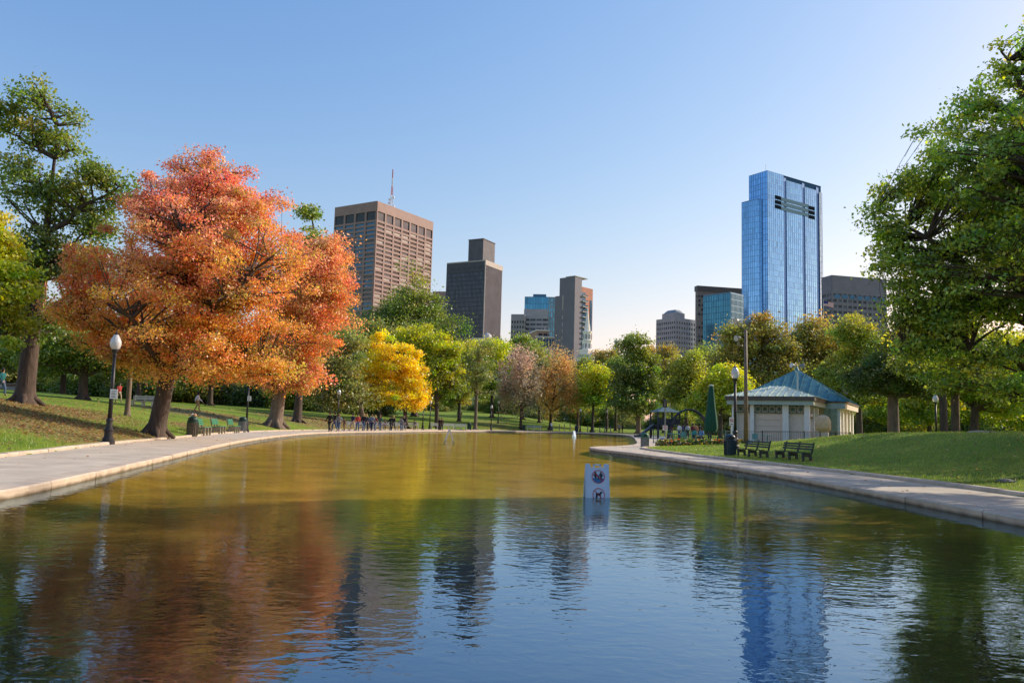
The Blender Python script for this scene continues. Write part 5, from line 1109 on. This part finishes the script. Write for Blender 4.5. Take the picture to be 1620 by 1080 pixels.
# --- brown tower
t, Lu, Lv, Ht = bld('office_tower', 'tall brown granite office tower with a mast, left of the skyline', 597, 318, 700, 685.5, 530.5, 58.5)
nb = [64]; pz = 16.5 * 700 / F * .425; pitch = 4.05; zt = Ht - 8.2; wh0 = 8.0
m = MB(); m.box(.6, Lu - .6, .6, Lv - .6, -2, Ht - .5); m.build('core', mat('core_brown', (.2, .14, .12), .8), t)
for side, L, nc in (('R', Lu, 7), ('L', Lv, 4)):
    m = MB(); cw = L / nc; pr = 2.0
    o = 0 if side == 'R' else .002
    fbox(m, side, 0, L, -.6, .5 + o, Ht - 9.0, Ht)                                        # plain top band
    for c in range(nc + 1): fbox(m, side, max(0, c * cw - pr / 2), min(L, c * cw + pr / 2), -.6, .5 + o, 0, Ht - 9.003)
    z = Ht - 9.0 - wh0
    for r in range(34):
        for c in range(nc): fbox(m, side, c * cw + pr / 2 if c else pr / 2, (c + 1) * cw - pr / 2, -.6, .35, z - 1.9 - r * pitch, z - .003 - r * pitch)
    m.build('facade', GRANITE, t)
    for c in range(nc): q = MB(); fbox(q, side, c * cw + pr / 2, (c + 1) * cw - pr / 2, -.55, -.4, Ht - 9 - wh0 + .0, Ht - 9); q.build('louvre', mat('louvre_dark', (.05, .05, .05), .5), t) if False else q.build('louvre', W_MID if side == 'R' else W_DK, t)
for side, L, nc in (('R', Lu, 7), ('L', Lv, 4)):
    windows(t, side, L, 34 if side == 'L' else 34, nc, Ht - 9.0 - wh0 - 1.9, pitch, pitch - 1.9, 0, 2.0, nb if side == 'R' else [36], [W_DK, W_DK, W_MID, W_DK, W_LT] if side == 'R' else [W_BL, W_MID, W_BL], -.35)
    if side == 'R': nb = nb
m = MB(); m.box(.3, Lu - .3, .3, Lv - .3, Ht - .45, Ht - .25); m.build('roof', CONC, t)
# mast on the roof
ms = at(619, 325, 735); t2 = thing('antenna_mast', 'red and white lattice antenna mast on the brown tower roof', 'mast', (ms.x, ms.y, Ht + 2.6)); hm = at(619, 268, 735).z - (Ht + 2.6)
MW = mat('mast_white', (.7, .7, .7), .5); MR = mat('mast_red', (.6, .2, .15), .5)
for k, (z0, z1, ra, mm, nm) in enumerate([(0, .22, 1.9, MW, 'lattice_section'), (.22, .40, 1.3, MW, 'lattice_section'), (.40, .6, .9, MR, 'lattice_section'), (.6, .8, .5, MW, 'spire'), (.8, 1, .35, MR, 'spire')]):
    m = MB()
    for a in range(3):
        m.bar((ra * math.cos(a * 2.1), ra * math.sin(a * 2.1), hm * z0), (ra * .8 * math.cos(a * 2.1), ra * .8 * math.sin(a * 2.1), hm * z1), .45)
        for q in range(4): f0 = z0 + (z1 - z0) * q / 4; f1 = z0 + (z1 - z0) * (q + 1) / 4; m.bar((ra * math.cos(a * 2.1), ra * math.sin(a * 2.1), hm * f0), (ra * math.cos(a * 2.1 + 2.1), ra * math.sin(a * 2.1 + 2.1), hm * f1), .3)
    m.build(nm, mm, t2)
for z, s in ((.12, 2.6), (.2, -2.2), (.33, 2.0), (.28, -1.8)): m = MB(); m.lathe([(.9, -.9), (1.1, 0), (.9, .9)], 8, (s, -1, hm * z)); m.build('dish', MW, t2)
# --- curtain wall helper
def curtain(t, side, L, z0, z1, rows, cols, base, var, name, d=0, frame=(.1, .1, .1), fr=.25, vbar=None, s0=0, tint=None):
    m = MB(); dz = (z1 - z0) / rows; ds = L / cols
    for r in range(rows):
        for c in range(cols):
            f = 1 + RNG.normal(0, var); cc = tuple(min(.9, max(.004, b * f)) for b in base)
            if tint: cc = tint(r / rows, c / cols, cc)
            a, b, e, g = (P(side, s0 + c * ds, d, z0 + r * dz), P(side, s0 + (c + 1) * ds, d, z0 + r * dz), P(side, s0 + (c + 1) * ds, d, z0 + (r + 1) * dz), P(side, s0 + c * ds, d, z0 + (r + 1) * dz)); m.add([a, b, e, g], [(0, 1, 2, 3)], 0, cc)
    for r in range(rows + 1): fbox(m, side, s0, s0 + L, d - .1, d + .12, z0 + r * dz - fr / 2, z0 + r * dz + fr / 2, 1)
    vb = vbar or fr
    for c in range(cols + 1): fbox(m, side, s0 + max(0, c * ds - vb / 2), s0 + min(L, c * ds + vb / 2), d - .1, d + .15, z0, z1, 1)
    return m.build(name, [CURT, mat('mullion', frame, .5, .2, var=.1)], t)
# --- dark tower
t, Lu, Lv, Ht = bld('office_tower', 'dark bronze grey office tower with a square penthouse on top', 768, 411, 620, 794.5, 707, 62)
m = MB(); m.box(.3, Lu - .3, .3, Lv - .3, -2, Ht - .3); m.build('core', mat('core_black', (.03, .03, .033), .6), t)
curtain(t, 'L', Lv, 0, Ht - 9, 34, 30, (.04, .06, .09), .16, 'curtain_wall', .05, (.03, .035, .045), .5, .45)
m = MB(); fbox(m, 'L', 0, Lv, -.2, .2, Ht - 8.8, Ht - 1.0)
for c in range(3): pass
m.build('top_band', mat('bronze_band', (.06, .065, .08), .6, var=.1, scale=.2), t)
m = MB()
for c in range(6): fbox(m, 'L', Lv * .08 + c * Lv * .14, Lv * .08 + c * Lv * .14 + Lv * .09, .21, .3, Ht - 6.5, Ht - 4.5)
m.build('vents', W_DK, t)
m = MB(); fbox(m, 'R', 0, Lu, -.2, .1, 0, Ht - 4.2)
for c in range(26): fbox(m, 'R', c * Lu / 26, c * Lu / 26 + Lu / 60, .101, .3, 0, Ht - 4.2)
m.build('ribbed_wall', mat('bronze_ribs', (.105, .105, .125), .6, var=.25, scale=.12), t)
m = MB(); fbox(m, 'R', -.25, Lu + .3, -.4, .5, Ht - 4.0, Ht); fbox(m, 'L', .51, Lv, -.4, .26, Ht - .9, Ht - .003); m.build('cornice', mat('cornice_pale', (.42, .38, .34), .7), t)
m = MB(); fbox(m, 'R', -.25, .5, -.4, .35, 0, Ht - 4.1); m.build('corner_trim', mat('trim_grey', (.28, .26, .25), .7), t)
hp = at(760, 391, 640).z - Ht
m = MB(); m.box(2, Lu * .75, Lv * .10, Lv * .48, Ht - .2, Ht + hp); pa = m.build('penthouse', mat('penthouse_grey', (.10, .10, .115), .7, var=.2, scale=.2), t)
m = MB(); m.box(1.7, Lu * .75 + .3, Lv * .10 - .3, Lv * .48 + .3, Ht + hp, Ht + hp + .6); m.build('parapet', mat('parapet_dark', (.06, .05, .05), .7), pa)
# --- plain simple blocks
def block(name, label, px, py, Y, pxR, pxL, yaw, wallc, nR, nL, rows, pitch, wh, pier0, top, mats, budget=60, roofc=None, cat='building'):
    t, Lu, Lv, Ht = bld(name, label, px, py, Y, pxR, pxL, yaw, cat); wm = mat(name + '_wall', wallc, .8, var=.12, scale=.2)
    m = MB(); m.box(.25, Lu - .25, .25, Lv - .25, -2, Ht - .2); m.build('core', wm, t)
    for side, L, n, o in (('R', Lu, nR, 0), ('L', Lv, nL, .003)):
        m = MB(); fbox(m, side, 0, L, -.25, .3 + o, Ht - top, Ht); cw = L / n; pier = min(pier0, .48 * cw)
        for c in range(n + 1): fbox(m, side, max(0, c * cw - pier / 2), min(L, c * cw + pier / 2), -.25, .3 + o, 0, Ht - top - .003)
        for r in range(rows):
            for c in range(n): fbox(m, side, c * cw + pier / 2, (c + 1) * cw - pier / 2, -.25, .22, Ht - top - wh - r * pitch - (pitch - wh), Ht - top - wh - r * pitch)
        m.build('wall', wm, t); windows(t, side, L, rows, n, Ht - top - .003, pitch, wh - .006, 0, pier, [budget // 2], mats, -.1)
    if roofc: m = MB(); m.box(-.4, Lu + .4, -.4, Lv + .4, Ht + .003, Ht + 1.2); m.build('roof', mat(name + '_roof', roofc, .8), t)
    return t, Lu, Lv, Ht
block('office_block', 'low grey brown office block just left of the dark tower', 706, 461, 800, 712, 684, 80, (.33, .30, .29), 2, 6, 12, 4.2, 2.0, 2.0, 16, [W_BL, W_MID], 40)
block('office_block', 'grey banded office block with long window strips in the low cluster', 868, 489, 720, 872, 829, 82, (.42, .41, .41), 1, 4, 9, 4.2, 1.9, .8, 9, [W_DK, W_MID], 60)
block('office_block', 'grey slotted office block left end of the low cluster', 830, 497, 715, 836, 808.5, 80, (.36, .35, .34), 1, 5, 10, 4.6, 2.2, 1.5, 6, [W_DK, W_MID], 50)
t, Lu, Lv, Ht = bld('glass_building', 'blue glass block behind the grey banded offices', 882, 470, 900, 890, 830, 85)
m = MB(); m.box(.2, Lu - .2, .2, Lv - .2, -2, Ht - .2); m.build('core', W_DK, t); curtain(t, 'L', Lv, 0, Ht, 18, 12, (.06, .25, .42), .1, 'curtain_wall', .05, (.05, .16, .28), .3); curtain(t, 'R', Lu, 0, Ht, 18, 3, (.06, .25, .42), .1, 'curtain_wall', .05, (.05, .16, .28), .3)
m = MB(); m.box(2, Lu, Lv * .35, Lv * .75, Ht, Ht + 3.5); m.build('penthouse', mat('pent_blue', (.06, .18, .3), .4), t)
t, Lu, Lv, Ht = bld('low_building', 'low terracotta and white building with glass bays above the rust tree', 850, 523, 560, 884, 808, 12)
m = MB(); m.box(0, Lu, 0, Lv, -2, Ht); m.build('wall', mat('terracotta', (.40, .26, .19), .8, var=.12), t); m = MB(); m.box(-.5, Lu + .5, -.5, Lv + .5, Ht + .003, Ht + .9); m.build('roof', WHITE_P, t)
for k in range(4): m = MB(); fbox(m, 'R', 1 + k * Lu / 4.3, 1 + k * Lu / 4.3 + Lu / 6, .005, .2, Ht - 4.3, Ht - 1.8); m.build('window', W_DK, t)
zt2 = at(850, 533, 558).z - (Ht - Ht) - t.location.z
m = MB(); m.box(-1, Lu + 2, -3.0, -.5, -2, zt2); an = m.build('bay_front', mat('pale_front', (.55, .55, .55), .7), t); m = MB(); m.box(-1.4, Lu + 2.4, -3.6, -.45, zt2 + .003, zt2 + .7); m.build('cornice', WHITE_P, t)
for k in range(8): m = MB(); m.box(-.4 + k * (Lu + 1) / 8, -.4 + k * (Lu + 1) / 8 + Lu / 11, -3.2, -2.97, zt2 - 7, zt2 - .9); m.build('window', W_BL, an)
m = MB(); m.box(Lu * .45, Lu * .75, 3, 9, Ht + .9, Ht + 3.2); m.build('rooftop_unit', mat('unit_grey', (.35, .32, .28), .8), t)
# dome in front of the dark tower
b = at(771, 536, 420); t = thing('domed_building', 'white domed cupola peeking over the yellow trees below the dark tower', 'building', (b.x, b.y, 2)); zt3 = b.z - 2
m = MB(); m.box(-8, 8, -5, 5, -2, zt3); m.build('wall', mat('dome_stone', (.55, .53, .48), .8), t); m = MB(); m.lathe([(2.2, zt3), (2.2, zt3 + .9), (2.4, zt3 + 1.0), (2.0, zt3 + 2.1), (1.1, zt3 + 2.9), (.2, zt3 + 3.2), (.1, zt3 + 3.8)], 16); m.build('dome', mat('dome_grey', (.45, .45, .44), .6), t, smooth=False)
# --- slab tower with balconies
t, Lu, Lv, Ht = bld('apartment_tower', 'slim apartment tower with blank dark grey side and brick red balcony side', 910, 437, 520, 941, 885.5, 48)
SL = mat('slab_grey', (.155, .155, .185), .7, var=.08, scale=.15)
m = MB(); m.box(.0, Lu * .34, 0, Lv, -2, Ht); m.build('slab', SL, t)
m = MB(); m.box(-2.0 + 2, Lu * .3, Lv + .003, Lv + 3.5, -2, Ht - 12); m.build('step', SL, t)
m = MB(); fbox(m, 'L', Lv * .72, Lv * .80, .02, .12, Ht - 22, Ht - 12)
for k in range(9): fbox(m, 'L', Lv * .73, Lv * .79, .02, .12, Ht - 28 - k * 4.6, Ht - 25.5 - k * 4.6)
m.build('light_slit', W_LT, t)
hb = at(925, 450, 520).z - t.location.z
m = MB(); m.box(Lu * .34 + .003, Lu, 1.6, Lv, -2, hb); m.build('brick_wall', mat('brick_red', (.42, .19, .13), .8, var=.15, scale=.3), t)
m = MB(); m.box(-.2, Lu * .62, -.3, Lv * .6, Ht + .003, Ht + .5); m.build('canopy_roof', mat('canopy_grey', (.25, .28, .3), .5), t)
m = MB(); m.box(Lu * .345, Lu * .56, .3, 1.58, -2, hb - 4); m.build('glass_bay', W_BL, t)
for k in range(20):
    z = hb - 7 - k * 3.5
    m = MB(); m.box(Lu * .35, Lu * .60, -1.1, .295, z, z + .35); sl = m.build('balcony', mat('balcony_slab', (.55, .5, .45), .7) if k == 0 else bpy.data.materials['balcony_slab'], t); m = MB(); m.box(Lu * .35, Lu * .60, -1.1, -1.0, z + .36, z + 1.3); m.build('balustrade', W_BL if k % 3 else W_MID, sl)
m = MB(); m.box(Lu * .62, Lu * .72, 1.3, 1.58, 0, hb - 14); m.build('window_strip', W_BL, t); m = MB(); m.box(Lu * .86, Lu * .96, 1.3, 1.58, 0, hb - 8); m.build('window_strip', W_BL, t)
for k in range(18): m = MB(); m.box(Lu * .99, Lu + 1.5, 3, 7, hb - 10 - k * 3.5, hb - 9.6 - k * 3.5); m.build('balcony', bpy.data.materials['balcony_slab'], t)
# red and glass stepped wing
t, Lu, Lv, Ht = bld('apartment_wing', 'blue glass wing with red brick end joined left of the slim apartment tower', 881, 470, 560, 885, 868, 70)
m = MB(); m.box(.1, Lu, .1, Lv, -2, Ht); m.build('wall', bpy.data.materials['brick_red'], t); curtain(t, 'L', Lv * .8, Ht - 60, Ht - .3, 17, 3, (.06, .22, .34), .2, 'curtain_wall', .05, (.3, .3, .3), .5, s0=Lv * .2)
# church steeple
b = at(928, 580, 440); t = thing('church_steeple', 'white church steeple standing in front of the slim apartment tower', 'steeple', (b.x, b.y, 2), R(48)); SW = mat('steeple_white', (.78, .76, .70), .7, var=.06); z0 = 2
def zz(py): return at(928, py, 440).z - 2
m = MB(); m.box(-2.9, 2.9, -2.9, 2.9, -2, zz(556)); m.box(-3.2, 3.2, -3.2, 3.2, zz(556) + .002, zz(553)); m.build('tower_base', SW, t)
m = MB(); m.lathe([(2.7, zz(553)), (2.7, zz(541)), (3.0, zz(540)), (3.0, zz(538.5)), (2.3, zz(538)), (2.3, zz(527)), (2.6, zz(526)), (2.6, zz(524)), (1.7, zz(523.5)), (1.6, zz(519))], 8); m.build('belfry', SW, t)
m = MB(); m.lathe([(1.6, zz(519) + .002), (1.15, zz(512)), (.6, zz(497)), (.12, zz(487))], 8); m.build('spire', SW, t)
for k in range(8):
    a = k * math.pi / 4 + math.pi / 8
    for r, p0, p1 in ((2.52, 551, 544), (2.15, 536.5, 529)): m = MB(); X_ = Matrix.Rotation(a, 4, 'Z'); m.box(r - .08, r + .06, -.5, .5, zz(p0), zz(p1), 0, X_); m.build('louvre', W_DK if False else mat('steeple_louvre', (.25, .26, .28), .6) if k == 0 and r > 2.4 else bpy.data.materials['steeple_louvre'], t)
m = MB(); m.prism([(-7, zz(566)), (7, zz(566)), (0, zz(558))], lambda u, v, d: (u, d, v), -9, 2); m.build('gable_roof', mat('slate', (.3, .32, .33), .7), t); m = MB(); m.box(-6.8, 6.8, -8.8, 1.8, -2, zz(566)); m.build('nave_wall', SW, t)
# tiny far block
block('office_block', 'tiny pale office block far away right of the steeple', 979, 538, 1200, 984, 972, 70, (.45, .44, .45), 2, 3, 8, 4.5, 2.2, 2, 4, [W_MID], 30)
# --- right cluster
t, Lu, Lv, Ht = block('apartment_block', 'grey apartment block with rows of small square windows and stepped crown', 1069, 502, 620, 1100, 1038.5, 35, (.35, .35, .38), 8, 10, 16, 3.9, 1.9, 2.2, 3, [W_DK, W_DK, W_MID], 100)
m = MB(); m.box(1, Lu * .5, 1, Lv * .75, Ht + .003, Ht + 4.2); m.build('crown', bpy.data.materials['apartment_block_wall'], t); m = MB(); m.add([(1.5, 1.5, Ht + 4.2), (Lu * .48, 1.5, Ht + 4.2), (Lu * .48, Lv * .72, Ht + 4.2), (1.5, Lv * .72, Ht + 4.2), (4, 4, Ht + 7), (Lu * .4, 4, Ht + 7), (Lu * .4, Lv * .6, Ht + 7), (4, Lv * .6, Ht + 7)], [(0, 1, 5, 4), (1, 2, 6, 5), (2, 3, 7, 6), (3, 0, 4, 7), (4, 5, 6, 7)]); m.build('roof', mat('crown_roof', (.22, .27, .3), .6), t)
t, Lu, Lv, Ht = block('office_tower', 'brown grey office tower with dark cornice behind the small blue glass block', 1104, 460, 720, 1178, 1100.5, 12, (.21, .19, .19), 16, 2, 20, 4.1, 2.0, .9, 4, [W_DK, W_MID, W_LT], 90)
m = MB(); m.box(-.8, Lu + 1, -.8, Lv + 1, Ht + .003, Ht + 4.8); m.build('cornice', mat('cornice_dark', (.10, .10, .10), .6), t)
t, Lu, Lv, Ht = bld('glass_building', 'smaller blue glass block in front of the brown grey office tower', 1156, 463.5, 560, 1176, 1112.5, 40)
m = MB(); m.box(.2, Lu, .2, Lv, -2, Ht - .2); m.build('core', W_DK, t); curtain(t, 'L', Lv, 0, Ht, 22, 16, (.035, .20, .34), .12, 'curtain_wall', .05, (.03, .14, .25), .3); curtain(t, 'R', Lu, 0, Ht, 22, 10, (.10, .28, .42), .15, 'curtain_wall', .05, (.25, .4, .5), .5)
m = MB(); m.box(.1, Lu, .1, Lv, Ht + .0, Ht + .8); m.build('parapet', mat('parapet_blue', (.1, .25, .38), .4), t)
# --- big blue glass tower
t, Lu, Lv, Ht = bld('glass_tower', 'tall blue glass skyscraper with open louvre bays near its top', 1214, 269.5, 620, 1299.5, 1185, 33)
m = MB(); m.box(.4, Lu - .4, .4, Lv - .4, -2, Ht - .3); m.build('core', mat('core_blue', (.03, .08, .16), 1, spec=0), t)
zlow = at(1205, 312, 625).z - t.location.z
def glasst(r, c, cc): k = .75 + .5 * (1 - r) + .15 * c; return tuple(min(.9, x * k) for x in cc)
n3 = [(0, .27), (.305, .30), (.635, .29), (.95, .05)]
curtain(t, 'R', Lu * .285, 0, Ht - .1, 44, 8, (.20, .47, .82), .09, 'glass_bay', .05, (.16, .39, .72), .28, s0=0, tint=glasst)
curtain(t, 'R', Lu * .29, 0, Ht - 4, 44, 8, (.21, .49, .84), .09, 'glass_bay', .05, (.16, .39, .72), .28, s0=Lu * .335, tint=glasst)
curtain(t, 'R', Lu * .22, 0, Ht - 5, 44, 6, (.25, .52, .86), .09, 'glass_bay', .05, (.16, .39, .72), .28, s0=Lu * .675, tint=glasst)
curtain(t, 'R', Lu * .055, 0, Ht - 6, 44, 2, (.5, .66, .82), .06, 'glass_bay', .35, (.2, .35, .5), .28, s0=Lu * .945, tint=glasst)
for f in (.285, .625, .895):
    m = MB(); fbox(m, 'R', Lu * f + .003, Lu * (f + .05) - .003, -.5, -.25, 0, Ht - 2); m.build('recess', mat('recess_blue', (.05, .19, .45), .4, .3), t)
    m = MB(); fbox(m, 'R', Lu * f + .003, Lu * f + .35, -.24, .1, 0, Ht - 1.6); m.build('fin', bpy.data.materials['recess_blue'], t)
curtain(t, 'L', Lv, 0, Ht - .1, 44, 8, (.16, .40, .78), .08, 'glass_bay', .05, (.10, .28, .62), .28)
m = MB(); m.box(.1, Lu - .1, .1, Lv - .1, Ht - .28, Ht - .1); m.build('roof', mat('roof_blue', (.1, .2, .35), .9, spec=.1), t)
# lower wing with a curved front at the left
Aw = at(1200, 311, 618); zl_ = Aw.z - t.location.z
cl = [(-.35, Lv * .30), (-2.0, Lv * .36), (-3.6, Lv * .55), (-4.4, Lv * .85), (-4.6, Lv * 1.2)]
m = MB()
for i in range(4):
    (x0, y0), (x1, y1) = cl[i], cl[i + 1]
    for r in range(40):
        for q in range(3):
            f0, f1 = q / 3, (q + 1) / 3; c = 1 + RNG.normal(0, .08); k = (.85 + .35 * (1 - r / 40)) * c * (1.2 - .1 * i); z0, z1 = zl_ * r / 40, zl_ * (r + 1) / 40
            xa, ya, xb, yb = x0 + (x1 - x0) * f0, y0 + (y1 - y0) * f0, x0 + (x1 - x0) * f1, y0 + (y1 - y0) * f1
            m.add([(xa, ya, z0), (xb, yb, z0), (xb, yb, z1), (xa, ya, z1)], [(0, 1, 2, 3)], 0, (.18 * k, .43 * k, .80 * k))
    for r in range(41): m.bar((x0, y0, zl_ * r / 40), (x1, y1, zl_ * r / 40), .25, .28, 1)
    for q in range(4): f = q / 3; xa, ya = x0 + (x1 - x0) * f, y0 + (y1 - y0) * f; m.bar((xa, ya, 0), (xa, ya, zl_), .22, .22, 1)
m.build('curved_wing', [CURT, mat('mullion_wing', (.16, .39, .72), .5)], t)
m = MB(); m.prism(cl + [(.2, Lv * 1.2)], lambda u, v, d: (u, v, d), zl_ - .5, zl_); m.build('wing_roof', bpy.data.materials['roof_blue'], t)
# reflected brick strips low on the wing are left to the glass; louvre bays near the top
zL1 = at(1233, 313, 632).z - t.location.z; zL0 = at(1233, 335, 632).z - t.location.z
for f0, f1, dz in ((.13, .235, 0), (.74, .86, -1.2)):
    for k in range(3):
        z1 = zL1 + dz - k * (zL1 - zL0) / 3; z0 = z1 - (zL1 - zL0) / 3 + .9
        m = MB(); fbox(m, 'R', Lu * f0, Lu * f1, .2, .32, z0, z1); m.build('louvre_opening', mat('opening_dark', (.012, .018, .025), 1, spec=0) if (k == 0 and f0 < .2) else bpy.data.materials['opening_dark'], t)
for k in range(3):
    z1 = zL1 - .4 - k * (zL1 - zL0) / 3; m = MB(); fbox(m, 'R', Lu * .236, Lu * .739, .2, .28, z1 - (zL1 - zL0) / 3 + 1.0, z1); m.build('plant_screen', mat('plant_screen', (.10, .20, .27), .9, spec=.1) if k == 0 else bpy.data.materials['plant_screen'], t)
m = MB(); m.bar((3, 4, Ht - .2), (3, 4, Ht + 7), .25); m.build('aerial', MW, t)
# --- dark brown block right with flag
t, Lu, Lv, Ht = block('office_block', 'wide dark brown office block right of the blue skyscraper', 1316, 435, 560, 1402, 1300, 14, (.19, .185, .22), 11, 2, 14, 4.2, 1.9, 1.3, 13, [W_DK, W_DK, W_MID], 90)
for k in range(7): m = MB(); fbox(m, 'R', 2 + k * 6.2, 6.2 + k * 6.2, .31, .4, Ht - 16.5, Ht - 13.8); m.build('window', W_BL, t)
fp = at(1303, 505, 300); t = thing('flagpole', 'pole with a striped red, white and blue flag beside the blue skyscraper', 'flagpole', (fp.x, fp.y, 2)); zf_ = at(1303, 476, 300).z - 2
m = MB(); m.tube([(0, 0, -2), (0, 0, zf_ + .6)], [.12, .06], 8); m.build('pole', WHITE_P, t)
m = MB(); nx_ = 13; FW, FH = 3.9, 1.9
def fl(u, v): return (u * FW, .18 * math.sin(u * 7) * u, zf_ - .1 + v * FH - FH - .45 * u * u + .12 * math.sin(u * 6))
for i in range(nx_):
    for j in range(13):
        u0, u1, v0, v1 = i / nx_, (i + 1) / nx_, j / 13, (j + 1) / 13; mi = 2 if (u0 < .4 and j >= 6) else (0 if j % 2 == 0 else 1)
        m.add([fl(u0, v0), fl(u1, v0), fl(u1, v1), fl(u0, v1)], [(0, 1, 2, 3)], mi)
m.build('flag', [fabric((.55, .06, .08)), WHITE_P, fabric((.04, .05, .2))], t)
# --- brick house behind the left trees
t, Lu, Lv, Ht = block('brick_house', 'red brick townhouse glimpsed between the trees at the far left', 30, 425, 190, 75, -30, 15, (.36, .17, .12), 4, 5, 8, 3.6, 2.1, 1.6, 1.5, [W_MID, W_LT], 60, (.5, .48, .42), 'house')
